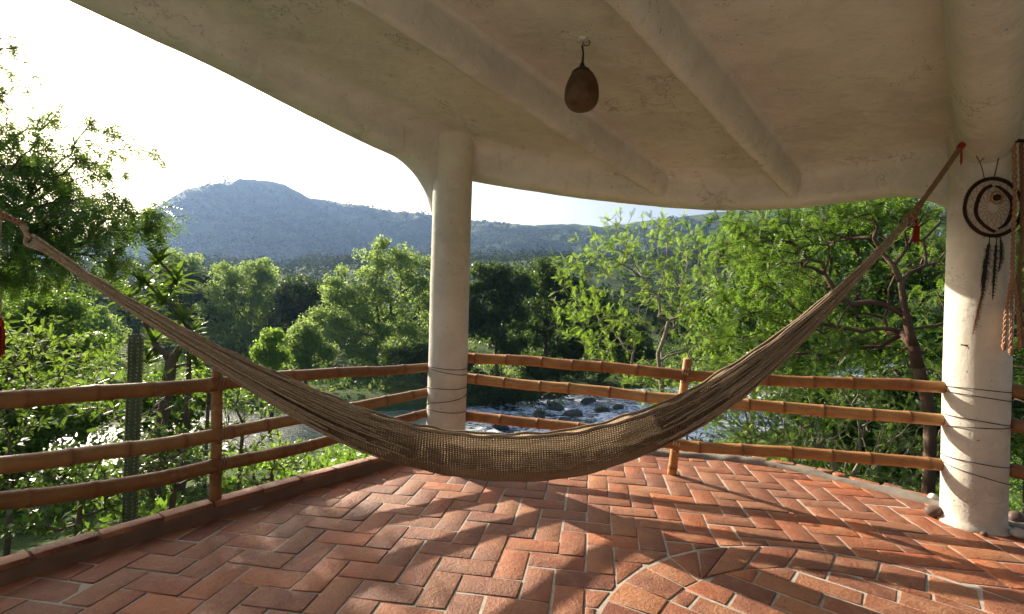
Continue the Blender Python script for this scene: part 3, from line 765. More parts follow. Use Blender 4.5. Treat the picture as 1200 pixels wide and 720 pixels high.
def tree(name, label, cat, trunk, specs, seed, leafmats, tmpl, per, r0, rt=.006, bf=.3, seg=.3, wig=.1, bark='bark', scale=(.8, 1.25), up=.35, group=None, tipmax=2, sides=7, outw=.7, targets=None):
    rs = np.random.RandomState(seed); tr = catmull(trunk, 5); root = empty(name); base = tr[0].copy(); root.location = base
    tg = blobs(rs, specs) if targets is None else targets
    A, par, B = skeleton(rs, tr - base, tg - base, bf, seg, wig)
    w_, tips = wood(A, par, B, r0, rt, sides, 'trunk', M[bark], root)
    idx = np.where((tips <= tipmax) & (np.arange(len(A)) > len(tr)))[0]
    idx = np.repeat(idx, per); m = len(idx)
    bd = A[idx] - A[par[idx]]; bd /= np.linalg.norm(bd, axis=1)[:, None] + 1e-9
    pos = A[idx] - bd * rs.rand(m, 1) * seg * .9
    dirs = bd * outw + rs.normal(0, .6, (m, 3)) + np.array((0, 0, up * .6 - .15)); ups = np.array((0, 0, 1.0)) + rs.normal(0, .35, (m, 3))
    V, Q, rn = spread(tmpl, pos, dirs, ups, rs.uniform(*scale, m), rs)
    np_mesh('crown', V, [Q], M[leafmats], root, {'rnd': np.clip(rn, 0, 1)})
    tag(root, label, cat, group); return root
def puff_tree(name, label, base, specs, seed, leafmat, n_leaf, leaf, r0, trunk_to, group='trees across the river', bark='bark', cat='tree', shell=.55, sprigs=46):
    """mid-distance tree: limbs ending in many small clumps of leaf-sized faces"""
    rs = np.random.RandomState(seed); root = empty(name); base = np.array(base, float); root.location = base
    tg = blobs(rs, specs); tr = catmull([base, .5 * (base + trunk_to) + rs.normal(0, .2, 3), trunk_to], 4)
    A, par, B = skeleton(rs, tr - base, tg - base, .3, 1.2, .15); wood(A, par, B, r0, .03, 5, 'trunk', M[bark], root)
    cl = tg - base; per = max(1, n_leaf // len(cl)); c = np.repeat(cl, per, axis=0); m = len(c)
    v = rs.normal(size=(m, 3)); v /= np.linalg.norm(v, axis=1)[:, None]; cr = np.repeat(rs.uniform(.55, 1.35, len(cl)), per)[:, None] * shell
    pos = c + v * cr * (rs.rand(m, 1) ** .35) * np.array((1, 1, .85))
    dirs = np.cross(v, rs.normal(size=(m, 3))) + .35 * v; ups = v * .8 + np.array((0, 0, .25)) + rs.normal(0, .33, (m, 3))
    V, Q, rn = spread(lance4(leaf * 1.45, leaf * .72), pos, dirs, ups, rs.uniform(.6, 1.4, m), rs)
    np_mesh('crown', V, [Q], M[leafmat], root, {'rnd': rn}); tag(root, label, cat, group); return root
def gz(p): return float(ground(p[0], p[1]))
def onground(px, y, sink=.1):
    x = (px - 600) / FPX * y; return np.array((x, y, gz((x, y)) - sink))

# ------------------------------------------------------------------ trees across the river (each one its own thing)
def far_tree(label, px, y, crown, seed, mat, leaf=.22, n=5200, name='willow_tree', dens=1.0):
    """crown: list of (px, py, rx_px, ry_px, count) lobes at depth y"""
    b = onground(px, y); k = y / FPX; sp = []
    for cx, cy_, rx, ry, c in crown: sp.append((at_y(cx, cy_, y), (rx * k, rx * k * .9, ry * k), c))
    cz = np.mean([s_[0] for s_ in sp], 0); top = np.array((b[0] * .4 + cz[0] * .6, y, max(b[2] + 1.0, cz[2] - np.mean([s_[1][2] for s_ in sp]) * .6)))
    return puff_tree(name, label, b, sp, seed, mat, int(n * 1.5), leaf, .012 * y * .35, top, shell=.013 * y + .12)
far_tree('broad grey-green willow with a many-domed crown standing across the river', 445, 48,
         [(452, 308, 34, 26, 34), (415, 340, 36, 28, 34), (490, 325, 28, 34, 30), (392, 350, 18, 22, 16), (455, 360, 48, 34, 46), (420, 392, 40, 30, 40), (480, 395, 40, 32, 40), (385, 375, 22, 24, 20), (450, 415, 44, 18, 30), (508, 355, 16, 30, 16)], 21, 'leaf_willow', .19, 21000)
far_tree('tall hazy willow with a twin-domed crown behind the plant with long leaves', 285, 62,
         [(305, 322, 22, 25, 26), (268, 330, 22, 22, 22), (285, 355, 38, 26, 30), (310, 350, 18, 34, 20), (255, 365, 24, 26, 20), (290, 390, 40, 24, 34), (325, 372, 14, 24, 14), (262, 398, 30, 18, 20)], 22, 'leaf_willow', .23, 14000)
far_tree('hazy round-topped willow standing next to the twin-domed one', 215, 70,
         [(212, 312, 24, 22, 22), (198, 335, 26, 24, 20), (232, 340, 22, 28, 20), (212, 370, 34, 26, 24)], 23, 'leaf_willow', .26, 8000)
far_tree('dark leafy tree just behind the corner column, across the river', 585, 44,
         [(575, 330, 26, 24, 24), (600, 345, 30, 30, 30), (560, 365, 30, 34, 30), (595, 395, 40, 34, 36)], 24, 'leaf_dark', .22, 11000, 'riverside_tree')
far_tree('dark dense tree with pale crown tips on the riverbank beyond the rapids', 640, 50,
         [(632, 325, 26, 20, 22), (662, 338, 26, 24, 24), (640, 365, 40, 34, 36), (620, 400, 40, 30, 30), (668, 395, 34, 34, 30)], 25, 'leaf_dark', .22, 12000, 'riverside_tree')
far_tree('dark tree filling the bank between the rapids and the bright feathery tree', 705, 46,
         [(700, 360, 26, 26, 24), (725, 385, 36, 30, 30), (690, 405, 36, 26, 26), (740, 410, 30, 24, 20)], 26, 'leaf_dark', .22, 9000, 'riverside_tree')
far_tree('very dark round tree between the willows', 350, 56,
         [(350, 345, 24, 22, 24), (335, 370, 26, 26, 24), (365, 380, 26, 28, 26), (350, 405, 34, 24, 26)], 27, 'leaf_dark', .24, 9000, 'riverside_tree')
far_tree('small pale yellow-green tree in front of the dark trees', 362, 33,
         [(360, 392, 18, 15, 16), (348, 408, 17, 15, 14), (372, 410, 18, 16, 16), (360, 425, 24, 14, 18)], 28, 'leaf_willow', .15, 5000, 'riverside_shrub')
far_tree('slim pale sapling growing by the small yellow-green tree', 318, 27,
         [(320, 398, 8, 10, 9), (308, 414, 13, 10, 10), (326, 420, 12, 12, 10)], 29, 'leaf_bright', .13, 2200, 'riverside_shrub')
far_tree('soft pale-green rounded tree behind the tall spiny cactus', 108, 40,
         [(105, 372, 24, 18, 22), (80, 385, 26, 18, 20), (125, 390, 20, 20, 18), (100, 408, 36, 18, 24)], 30, 'leaf_willow', .18, 7000, 'riverside_tree')
far_tree('low grey-green tree at the far end of the meadow', 160, 75,
         [(155, 385, 22, 14, 18), (180, 392, 22, 14, 16), (140, 398, 24, 12, 16)], 31, 'leaf_dark', .25, 5000, 'riverside_tree')
far_tree('dark bush on the bank at the foot of the broad willow', 500, 40,
         [(500, 418, 26, 14, 20), (530, 425, 26, 14, 18), (470, 422, 20, 10, 12)], 32, 'leaf_dark', .17, 5000, 'riverside_shrub')
far_tree('dark overhanging bush at the water edge beside the rapids', 590, 37,
         [(575, 452, 30, 16, 22), (610, 458, 26, 14, 18), (560, 470, 26, 14, 16)], 33, 'leaf_dark', .16, 6000, 'riverside_shrub')
far_tree('green bush on the bank under the dark dense tree', 655, 41,
         [(650, 432, 30, 12, 18), (690, 430, 28, 12, 16), (625, 438, 20, 12, 12)], 34, 'leaf_dark', .17, 5000, 'riverside_shrub')

# bushes and trees filling the near slope and the bank
def slope_tree(label, px, y, crown, seed, mat, leaf, n, name='slope_tree', r0=.07):
    b = onground(px, y); k = y / FPX; sp = [(at_y(cx, cy_, y), (rx * k, max(.8, rx * k * .8), ry * k), c) for cx, cy_, rx, ry, c in crown]
    cz = np.mean([s_[0] for s_ in sp], 0); top = np.array((.3 * b[0] + .7 * cz[0], y, max(b[2] + .6, cz[2] - .5)))
    return puff_tree(name, label, b, sp, seed, mat, n, leaf, r0, top, 'trees on the near slope', shell=.030 * y)
slope_tree('dense dark tree filling the gap behind the forked trunk', 1010, 12.0, [(1010, 260, 70, 40, 40), (950, 310, 60, 50, 40), (1060, 320, 60, 50, 40), (1000, 390, 90, 50, 60), (1100, 400, 60, 60, 40), (920, 400, 50, 40, 30)], 71, 'leaf_mid', .085, 26000)
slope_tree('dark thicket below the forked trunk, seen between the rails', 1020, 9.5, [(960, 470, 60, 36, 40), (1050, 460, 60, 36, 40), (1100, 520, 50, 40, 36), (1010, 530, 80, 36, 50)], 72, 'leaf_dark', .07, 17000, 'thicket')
slope_tree('leafy tree behind the bright feathery one, hiding the upstream bank', 880, 15.0, [(870, 290, 44, 34, 30), (900, 350, 54, 44, 40), (850, 375, 50, 34, 30), (930, 420, 44, 34, 30)], 73, 'leaf_mid', .10, 17000)
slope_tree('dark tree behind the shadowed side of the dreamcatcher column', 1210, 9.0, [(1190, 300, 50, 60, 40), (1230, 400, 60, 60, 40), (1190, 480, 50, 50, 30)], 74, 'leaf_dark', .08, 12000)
slope_tree('soft green tree half hidden behind the big drooping tree', 40, 13.0, [(40, 370, 50, 30, 36), (-20, 400, 60, 40, 40), (80, 410, 46, 26, 30), (20, 440, 70, 30, 40)], 75, 'leaf_mid', .070, 26000)
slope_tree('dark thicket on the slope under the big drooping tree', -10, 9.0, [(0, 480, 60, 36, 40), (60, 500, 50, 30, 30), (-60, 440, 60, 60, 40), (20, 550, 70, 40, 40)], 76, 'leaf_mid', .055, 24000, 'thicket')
slope_tree('dark leafy thicket around the twin trunks above the river', 205, 10.0, [(180, 470, 40, 30, 24), (235, 455, 36, 30, 24), (200, 520, 60, 34, 30)], 77, 'leaf_mid', .06, 12000, 'thicket')
# low green cover over the banks and the near slope
def cover(name, label, y0, y1, count, quads, size, leaf, seed, mat, pxr):
    rs = np.random.RandomState(seed); px = rs.uniform(*pxr, count); y = np.sqrt(rs.uniform(y0 ** 2, y1 ** 2, count)); x = (px - 600) / FPX * y
    ok = river_dist(x, y) > RIV_HW + .2; x, y = x[ok], y[ok]; n = len(x); s_ = rs.uniform(.35, 1.0, n) ** 1.5 * size
    c = np.repeat(np.stack((x, y, ground(x, y)), 1), quads, 0); s2 = np.repeat(s_, quads)[:, None]; m = len(c)
    v = rs.normal(size=(m, 3)); v[:, 2] = np.abs(v[:, 2]); v /= np.linalg.norm(v, axis=1)[:, None]; pos = c + v * s2 * rs.uniform(.5, 1.05, (m, 1)) * np.array((1.2, 1.2, .8))
    V, Q, rn = spread(lance4(leaf, leaf * .5), pos, v + rs.normal(0, .6, (m, 3)), v + rs.normal(0, .6, (m, 3)), rs.uniform(.6, 1.4, m), rs)
    rn = np.clip(np.repeat(np.repeat(rs.rand(n), quads), 4) * .6 + rn * .4, 0, 1); o = np_mesh(name, V, [Q], M[mat], None, {'rnd': rn}); tag(o, label, 'ground cover', kind='stuff')
cover('bank_scrub', 'mottled low scrub and grass over the far riverbank', 26, 115, 2300, 34, 1.5, .36, 81, 'leaf_dark', (-60, 1260))
cover('bank_grass', 'pale tufted grass on the open riverbank', 24, 110, 1500, 14, .8, .45, 83, 'grass', (-60, 1260))
cover('slope_scrub', 'low leafy cover on the slope below the terrace', 5.6, 25, 1100, 46, .55, .13, 82, 'leaf_mid', (-120, 1320))
# far woods: foothills and ridge read as one mass
def woods(name, label, r0, r1, count, size, quads, leaf, seed, mat, pxr=(-150, 1350)):
    rs = np.random.RandomState(seed); px = rs.uniform(*pxr, count); rr = np.sqrt(rs.uniform(r0 ** 2, r1 ** 2, count)); th = np.arctan((px - 600) / FPX)
    x, y = rr * np.sin(th), rr * np.cos(th); ok = river_dist(x, y) > RIV_HW + 5; x, y = x[ok], y[ok]; z = ground(x, y); n = len(x)
    s_ = rs.uniform(.6, 1.3, n) * size; c = np.stack((x, y, z + s_ * .45), 1); c = np.repeat(c, quads, 0); s2 = np.repeat(s_, quads)[:, None]; m = len(c)
    v = rs.normal(size=(m, 3)); v[:, 2] = np.abs(v[:, 2]) * 1.1 - .25; v /= np.linalg.norm(v, axis=1)[:, None]
    pos = c + v * s2 * np.array((.55, .55, .62)); ups = v * .7 + np.array((0, 0, .5)) + rs.normal(0, .22, (m, 3)); dirs = np.cross(v, rs.normal(size=(m, 3)))
    V, Q, rn = spread(lance4(leaf, leaf * .7), pos, dirs, ups, rs.uniform(.6, 1.4, m), rs)
    rn = np.clip(np.repeat(np.repeat(rs.rand(n), quads), 4) * .7 + rn * .3, 0, 1)
    o = np_mesh(name, V, [Q], M[mat], None, {'rnd': rn}); tag(o, label, 'woodland', kind='stuff')
woods('valley_woods', 'hazy belt of trees on the valley floor behind the willows', 72, 240, 470, 7.5, 150, 1.15, 41, 'leaf_far')
woods('foothill_woods', 'continuous forest over the foothills below the ridge', 240, 640, 3000, 8.0, 40, 1.8, 42, 'leaf_far')
woods('ridge_woods', 'blue hazy forest covering the long mountain ridge', 640, 1215, 9000, 9.0, 10, 4.4, 43, 'leaf_far')

# rocks and tussocks in the rapids
rs = np.random.RandomState(3)
for i, (px, py, w_) in enumerate([(650, 478, .9), (672, 486, .75), (632, 488, .6), (690, 471, .7), (706, 484, .65), (725, 478, .55), (612, 495, .6), (660, 497, .5), (742, 464, .7), (715, 462, .6), (585, 500, .55), (640, 466, .8), (770, 455, .7), (745, 490, .5)]):
    p = at_z(px, py, WATER); root = empty('river_rock'); root.location = p
    tag(root, ['dark rock topped with weeds in the white rapids', 'low dark rock breaking the white rapids'][i % 2], 'rock', 'rocks in the rapids')
    blob('stone', (0, 0, .02), (w_ * rs.uniform(.8, 1.2), w_ * .7, w_ * .42), i + 1, M['rock'], root, .35)
    if i % 2 == 0:
        m = 130; a = rs.rand(m) * 6.28; rr = np.sqrt(rs.rand(m)) * w_ * .75; pos = np.stack((np.cos(a) * rr, np.sin(a) * rr * .7, np.full(m, w_ * .22)), 1)
        V, Q, rn = spread(lance4(.42, .05), pos, rs.normal(0, .5, (m, 3)) + (0, 0, .9), rs.normal(size=(m, 3)), rs.uniform(.5, 1.2, m), rs)
        np_mesh('weeds', V, [Q], M['leaf_dark'], root, {'rnd': rn})
# ------------------------------------------------------------------ hammock
HL = np.array((-2.86, 2.27)); HR = np.array((3.06, 3.27))
TOPX = [(40, 276), (100, 318), (150, 349), (200, 376), (253, 404), (333, 442), (400, 470), (433, 484), (500, 503), (567, 510), (633, 510), (687, 503), (733, 490), (760, 480), (800, 466), (850, 434), (900, 402), (950, 363), (990, 329), (1033, 287), (1066, 251)]
BOTX = [(40, 286), (100, 327), (150, 362), (200, 394), (253, 430), (333, 482), (400, 519), (433, 533), (500, 553), (567, 564), (633, 565), (687, 558), (733, 543), (760, 532), (800, 512), (850, 483), (900, 440), (950, 388), (990, 342), (1033, 293), (1066, 257)]
tx = np.array(TOPX, float); bx = np.array(BOTX, float); US = np.linspace(40, 1066, 190); NV = 40
def wid(px):   # how far the cloth bellies out, metres
    return .012 + .105 * sstep(60, 480, px) * (1 - sstep(700, 1060, px))
ham = empty('hammock'); tag(ham, 'tan woven hammock slung low across the terrace with a red tassel', 'hammock')
G = np.empty((len(US), NV, 3)); UV = np.empty((len(US), NV, 2)); AT = np.empty((len(US), NV)); ul = 0.0; prevc = None
hn = (HR - HL) / np.linalg.norm(HR - HL); hn = np.array((hn[1], -hn[0]))     # towards the camera
# smooth the edge curves
ty = np.interp(US, tx[:, 0], tx[:, 1]); by = np.interp(US, bx[:, 0], bx[:, 1]); ker = np.ones(13) / 13
sm = lambda a: np.convolve(np.pad(a, 6, mode='reflect', reflect_type='odd'), ker, 'valid')
ty, by = sm(ty), sm(by)
for i, px in enumerate(US):
    w_ = wid(px); top = at_plane(px, ty[i], HL, HR, .02); bot = at_plane(px, by[i], HL, HR, 0)
    c = .5 * (top + bot)
    if prevc is not None: ul += np.linalg.norm(c - prevc)
    prevc = c; gather = 1 - sstep(150, 420, px) * (1 - sstep(760, 980, px)); hgt = top[2] - bot[2]
    for j in range(NV):
        v = j / (NV - 1); t = v * 2 if v < .5 else (1 - v) * 2; sg = 1 if v < .5 else -1
        z = top[2] + (bot[2] - top[2]) * (1 - (1 - t) ** 1.0) - (0 if sg > 0 else .014 * (1 - t))
        bel = w_ * (math.sin(math.pi * min(1, t * .62 + .14)) ** 1.0) * (1 - t ** 6)
        fold = (.004 + .012 * gather) * math.sin(v * 46 + .5 * math.sin(px * .008)) * min(1, hgt * 6) + .010 * math.sin(v * 17 + px * .004) * min(1, hgt * 4)
        xy = c[:2] + hn * (sg * bel + .01 + fold * (1 if sg > 0 else -1))
        G[i, j] = (xy[0], xy[1], z + .003 * math.sin(px * .11 + v * 9)); UV[i, j] = (ul, v * .62); AT[i, j] = max(0.0, 1.0 - gather)
b = MB(); b.grid(G, AT.ravel()); body = b.build('woven_bed', M['hammock'], ham, uv=UV.reshape(-1, 2))
# border cords along both selvedges
for j, nm in ((0, 'border_cord'), (NV - 1, 'border_cord')):
    b = MB(); P = G[:, j].copy(); P[:, 2] += .004 + .003 * np.sin(np.arange(len(P)) * .9); b.tube(P, .0075, 6); b.build(nm, M['cord'], body)
# bare strings gathering to each end
def strings(i0, i1, n, seed):
    rs = np.random.RandomState(seed); b = MB()
    for k in range(n):
        j = int(rs.rand() * (NV - 1)); ii = np.linspace(i0 + rs.randint(0, 34) * (1 if i1 > i0 else -1), i1, 30).astype(int); ii = np.clip(ii, 0, len(US) - 1)
        j2 = np.clip(j + np.linspace(0, rs.uniform(-5, 5), 30), 0, NV - 1).astype(int)
        P = G[ii, j2].copy(); sg = np.where(j2 < NV / 2, 1, -1)[:, None]; P[:, :2] += hn * sg * rs.uniform(.004, .016)
        P = np.stack([np.convolve(np.pad(P[:, c], 2, mode='edge'), np.ones(5) / 5, 'valid') for c in range(3)], 1)
        b.tube(P, .0034 + .0022 * rs.rand(), 5)
    return b.build('end_strings', M['cord'], ham)
strings(84, 0, 95, 1); strings(126, len(US) - 1, 95, 2)
hook_r = P3(C2 + np.array((-.055, -.27)), 2.47)
hr_px = np.array((0, 0, EYE)) + ray(1136, 158) * hook_r[1]; hook_r[2] = hr_px[2]; hook_r[0] = hr_px[0] 
kr = G[-1].mean(0); mid = kr + (hook_r - kr) * .5
def twist(P, r, turns, n=3, mat='rope', name='rope', parent=None, sides=5):
    P = catmull(P, 40); b = MB(); m = len(P); T = np.gradient(P, axis=0); T /= np.linalg.norm(T, axis=1)[:, None]
    u = np.cross(T[0], (.3, .9, .2)); ph = np.linspace(0, turns * 2 * PI, m)
    for k in range(n):
        Q = np.empty_like(P)
        for i in range(m):
            uu = u - T[i] * (u @ T[i]); uu /= np.linalg.norm(uu); vv = np.cross(T[i], uu); a = ph[i] + k * 2 * PI / n
            Q[i] = P[i] + r * (math.cos(a) * uu + math.sin(a) * vv)
        b.tube(Q, r * .85, sides)
    return b.build(name, M[mat], parent)
twist([kr, mid + (0, 0, -.006), hook_r], .009, 11, 3, 'rope', 'hanging_rope', ham)
def knot(c, r, seed, mat, parent, d, name='knot'):
    b = MB(); d = np.array(d) / np.linalg.norm(d); u = np.cross(d, (0, 1, .2)); u /= np.linalg.norm(u); v = np.cross(d, u)
    for k in range(6):
        a = np.linspace(0, 2 * PI, 16); o = (k - 2.5) * r * .42
        b.tube(np.array([np.array(c) + d * (o + .15 * r * math.sin(x + k)) + (u * math.cos(x) + v * math.sin(x)) * r * (1 - .06 * abs(k - 2.5)) for x in a]), r * .32, 5, cap=False)
    return b.build(name, M[mat], parent)
dr_ = hook_r - kr
knot(kr, .026, 1, 'rope', ham, dr_); knot(kr + dr_ * .13, .017, 2, 'rope', ham, dr_); knot(kr + dr_ * .86, .016, 3, 'red', ham, dr_, 'red_tie')
def tassel(c, L, seed, parent, mat='red', n=34, name='tassel', r=.016):
    rs = np.random.RandomState(seed); b = MB(); c = np.array(c)
    b.tube([c, c + (0, 0, -.03), c + (0, 0, -.045)], [.004, r * .75, r * .6], 8)
    for k in range(n):
        a = rs.rand() * 6.28; q = rs.rand() * r; e = L * rs.uniform(.82, 1.05)
        b.tube([c + (0, 0, -.03), c + (q * math.cos(a), q * math.sin(a), -.3 * L), c + (q * 1.1 * math.cos(a), q * 1.1 * math.sin(a), -e)], .0022, 4)
    return b.build(name, M[mat], parent)
tassel(at_y(1074, 258, kr[1] - .02), .15, 4, ham); tassel(kr + dr_ * .84 + (0, -.01, 0), .11, 5, ham, n=10, r=.006)
# other end: the strings open into an eye, then a reddish rope runs to its hook
kl = G[0].mean(0); e1 = at_plane(24, 262, HL, HR); hook_l = P3(C3 + np.array((.12, .12)), 2.06)
for s_ in (-1, 1):
    b = MB(); P = catmull([G[4].mean(0), kl + (-.02, -.004, .012 * s_ + .012 * s_), .5 * (kl + e1) + (0, 0, .016 * s_), e1], 8); b.tube(P, .009, 6); b.build('eye_cord', M['cord'], ham)
knot(e1, .011, 6, 'rope', ham, hook_l - e1); twist([e1, .5 * (e1 + hook_l) + (0, 0, -.012), hook_l], .009, 8, 3, 'rope', 'hanging_rope', ham)
tp = e1 + (hook_l - e1) * .14; b = MB(); tl = at_y(1, 372, 2.3); b.tube([tp, tp + (-.004, 0, -.3), tl], .0035, 5); b.build('tassel_cord', M['cord'], ham)
tassel(tl, .19, 7, ham, 'red', 40, r=.018)
# iron hooks in the columns
def hook(c, d, label):
    r = empty('iron_hook'); r.location = c; d = np.array(d) / np.linalg.norm(d); b = MB()
    a = np.linspace(-.3, 4.4, 18); b.tube([d * .12] + [d * .03] + [np.array((d[0] * .022 * math.cos(x), d[1] * .022 * math.cos(x), -.022 + .022 * math.sin(x))) for x in a + 1.2], .005, 6); b.build('hook', M['black'], r)
    tag(r, label, 'hook'); return r
hook(hook_r, (.05, .19, .05), 'small dark iron hook holding the hammock rope on the dreamcatcher column')

# ------------------------------------------------------------------ gourd lamp under the ceiling
gy_ = 2.86; gp = at_y(683, 52, gy_); cz = z_slab(gp[0], gp[1]) - .002
gl = empty('gourd_lamp'); gl.location = (gp[0], gp[1], cz); tag(gl, 'dark pear-shaped gourd lamp hanging from the ceiling between two ribs', 'lamp')
drop = cz - at_y(681, 105, gy_)[2]
b = MB(); prof = [(.001, .110), (.034, .107), (.058, .092), (.076, .064), (.089, .034), (.097, .002), (.099, -.030), (.0975, -.058), (.088, -.085), (.068, -.108), (.037, -.122), (.001, -.126)]
pf = catmull(np.array(prof), 3); b.lathe(pf, 28, (0, 0, -drop), wob=lambda a, z: .025 * np.sin(a + 1) + .012 * np.sin(3 * a + z * 30)); b.build('gourd', M['gourd'], gl)
b = MB(); b.lathe([(.001, .150), (.013, .148), (.015, .134), (.026, .124), (.046, .108), (.062, .090), (.058, .086), (.001, .092)], 18, (0, 0, -drop), wob=lambda a, z: .06 * np.sin(4 * a)); b.build('cap', M['black'], gl)
b = MB(); b.tube([(0, 0, -drop + .145), (.002, 0, -.12), (.004, 0, -.075), (-.003, 0, -.03)], [.010, .0075, .006, .006], 7); b.build('cord', M['black'], gl)
b = MB(); aa = np.linspace(0, 4.6, 16); b.tube([(0, 0, .02), (0, 0, -.01)] + [(.020 - .020 * math.cos(x), 0, -.012 - .020 * math.sin(x)) for x in aa], .0035, 6); b.build('ceiling_hook', M['rope'], gl)
b = MB(); b.lathe([(.035, .012), (.034, -.002), (.020, -.007), (.001, -.008)], 18); b.build('ceiling_patch', M['plaster'], gl)

# ------------------------------------------------------------------ dreamcatcher, macrame ropes, stones on and by the second column
dn = np.array((0, -1.0)); dt = np.array((1.0, 0))      # the hoop hangs flat, facing back over the terrace
dc_y = C2 + dn * (COL_R + .035); dcp = at_y(1164, 243, dc_y[1])
dcr = empty('dreamcatcher'); dcr.location = dcp; tag(dcr, 'round dark dreamcatcher with a netted web and hanging feathers', 'dreamcatcher')
U3 = np.array((1.0, 0, 0)); W3 = np.array((0, 0, 1.0)); F3 = np.array((0, -1.0, 0)); HRd = .185
def ringp(r, n=48, cx=0, cz_=0, f=0.0, a0=0, a1=2 * PI): return np.array([U3 * (cx + r * math.cos(a)) + W3 * (cz_ + r * math.sin(a)) + F3 * (f + .004 * math.sin(5 * a)) for a in np.linspace(a0, a1, n)])
b = MB(); b.tube(ringp(HRd, 60), .0095, 8, cap=False)
sp = np.linspace(0, 2 * PI, 700); b.tube(np.array([U3 * ((HRd + .0105 * math.cos(80 * a)) * math.cos(a)) + W3 * ((HRd + .0105 * math.cos(80 * a)) * math.sin(a)) + F3 * .0105 * math.sin(80 * a) for a in sp]), .0032, 4, cap=False); b.build('hoop', M['vinehoop'], dcr)
b = MB()
for q in range(3): b.tube(ringp(.150 + .004 * q, 30, .045 - .006 * q, -.005, .004 * q, PI * .62, PI * 1.45), .0060, 6)
for q in range(3): b.tube(ringp(.150 - .003 * q, 30, -.035 + .007 * q, -.005, .004 * q, -.35 * PI, PI * .40), .0060, 6)
b.build('inner_bow', M['vinehoop'], dcr)
b = MB(); b.tube(ringp(.040, 24, .012, .060, .010), .005, 6, cap=False); b.build('bead_ring', M['macrame'], dcr)
b = MB(); rsd = np.random.RandomState(2); n_ = 17; rads = [HRd * .96, .150, .118, .088, .060, .036]
for k in range(5):
    for i in range(n_):
        a0 = (i + .5 * k) / n_ * 2 * PI; a1 = a0 + PI / n_
        for a_, b_ in ((a0, a1), (a1, a0 + 2 * PI / n_)):
            r0, r1 = (rads[k], rads[k + 1]) if a_ == a0 else (rads[k + 1], rads[k])
            b.tube([U3 * r0 * math.cos(a_) + W3 * r0 * math.sin(a_), U3 * r1 * math.cos(b_) + W3 * r1 * math.sin(b_)], .0017, 3, cap=False)
b.build('web', M['macrame'], dcr)
b = MB(); b.lathe([(.001, .022), (.016, .016), (.022, 0), (.016, -.016), (.001, -.022)], 12, U3 * .012 + W3 * .060 + F3 * .012); b.build('bead', M['vinehoop'], dcr)
top_h = at_plane(1172, 158, dc_y - dt, dc_y + dt) - dcp; b = MB(); b.tube([W3 * HRd, .5 * (W3 * HRd + top_h) + U3 * .012, top_h], .0035, 5); b.build('hanger', M['wire'], dcr)
b = MB(); q0 = at_plane(1128, 165, dc_y - dt, dc_y + dt) - dcp; q1 = at_plane(1148, 190, dc_y - dt, dc_y + dt) - dcp
b.tube(catmull([q0, q0 + (.02, 0, .004), q1, U3 * -.06 + W3 * HRd * .95], 8), .0026, 5); b.tube(catmull([q1, .5 * (q1 + top_h) + (0, 0, -.025), top_h], 8), .0026, 5); b.build('hanger_wire', M['wire'], dcr)
def feather(px0, py0, px1, py1, w, mat, seed, parent):
    rs = np.random.RandomState(seed); pl_ = lambda x, y: at_plane(x, y, dc_y - dt, dc_y + dt) - dcp
    a, c = pl_(px0, py0), pl_(px1, py1); P = catmull([a, .5 * (a + c) + U3 * rs.uniform(-.012, .012), c], 8); b = MB(); b.tube(P, np.linspace(.0022, .0008, len(P)), 4)
    ax = (c - a) / np.linalg.norm(c - a); sd = np.cross(ax, F3); sd /= np.linalg.norm(sd); m_ = len(P)
    for s_ in (-1, 1):
        wv_ = np.array([w * .62 * math.sin(math.pi * min(.98, (k / (m_ - 1)) * .88 + .10)) ** .7 * rs.uniform(.55, 1.1) if k > 1 else .001 for k in range(m_)])
        b.grid(np.stack((P, P + sd * s_ * wv_[:, None] * .5 + F3 * .004 + ax * w * .25, P + sd * s_ * wv_[:, None] + F3 * .001 + ax * w * .6), 1))
    for k in range(420):
        t = .15 + .85 * rs.rand(); i = int(t * (len(P) - 1)); s_ = rs.choice((-1, 1)); L = w * math.sin(math.pi * min(.97, t * .9 + .1)) ** .6 * rs.uniform(.8, 1.1)
        p = P[i]; e = p + sd * s_ * L * rs.uniform(.5, 1.1) + ax * L * rs.uniform(.7, 1.9) + F3 * rs.uniform(-.004, .016); h = .0011
        k0 = [p - ax * h, p + ax * h, e + ax * h * .6, e - ax * h * .6]; b.add(k0, [(0, 1, 2, 3)])
    return b.build('feather', M[mat], parent, smooth=False)
feather(1160, 276, 1150, 352, .030, 'feather', 1, dcr); feather(1168, 278, 1163, 350, .020, 'feather', 2, dcr); feather(1152, 338, 1140, 392, .016, 'feather2', 3, dcr); feather(1172, 276, 1170, 318, .014, 'feather', 4, dcr)
b = MB()
for x_ in (1160, 1168, 1174): b.tube([W3 * -HRd + U3 * (x_ - 1167) * .002, at_plane(x_, 280, dc_y - dt, dc_y + dt) - dcp], .0022, 4)
b.build('feather_cord', M['wire'], dcr)
# macrame rope hung beside the dreamcatcher
mr = empty('macrame_rope'); mp = at_plane(1184, 166, dc_y - dt, dc_y + dt, -.03); mr.location = mp; tag(mr, 'long plaited pinkish rope ending in three knotted strands beside the dreamcatcher', 'rope')
pm = lambda x, y, f=0.0: at_plane(x, y, dc_y - dt, dc_y + dt) - mp + F3 * (.03 + f)
twist([pm(1183, 168), pm(1184, 230), pm(1182, 280), pm(1181, 325)], .0075, 12, 2, 'macrame', 'plait', mr)
for k, (x1, y1) in enumerate(((1171, 405), (1179, 411), (1189, 404))):
    twist([pm(1181, 322), pm(.5 * (1181 + x1), 360, .01 * (k - 1)), pm(x1, y1)], .006, 7, 2, 'macrame', 'strand', mr)
    knot(pm(x1, y1), .011, k, 'macrame', mr, (0, 0, 1)); tassel(pm(x1, y1 - 3), .045, 20 + k, mr, 'macrame', 12, 'frayed_end', .010)
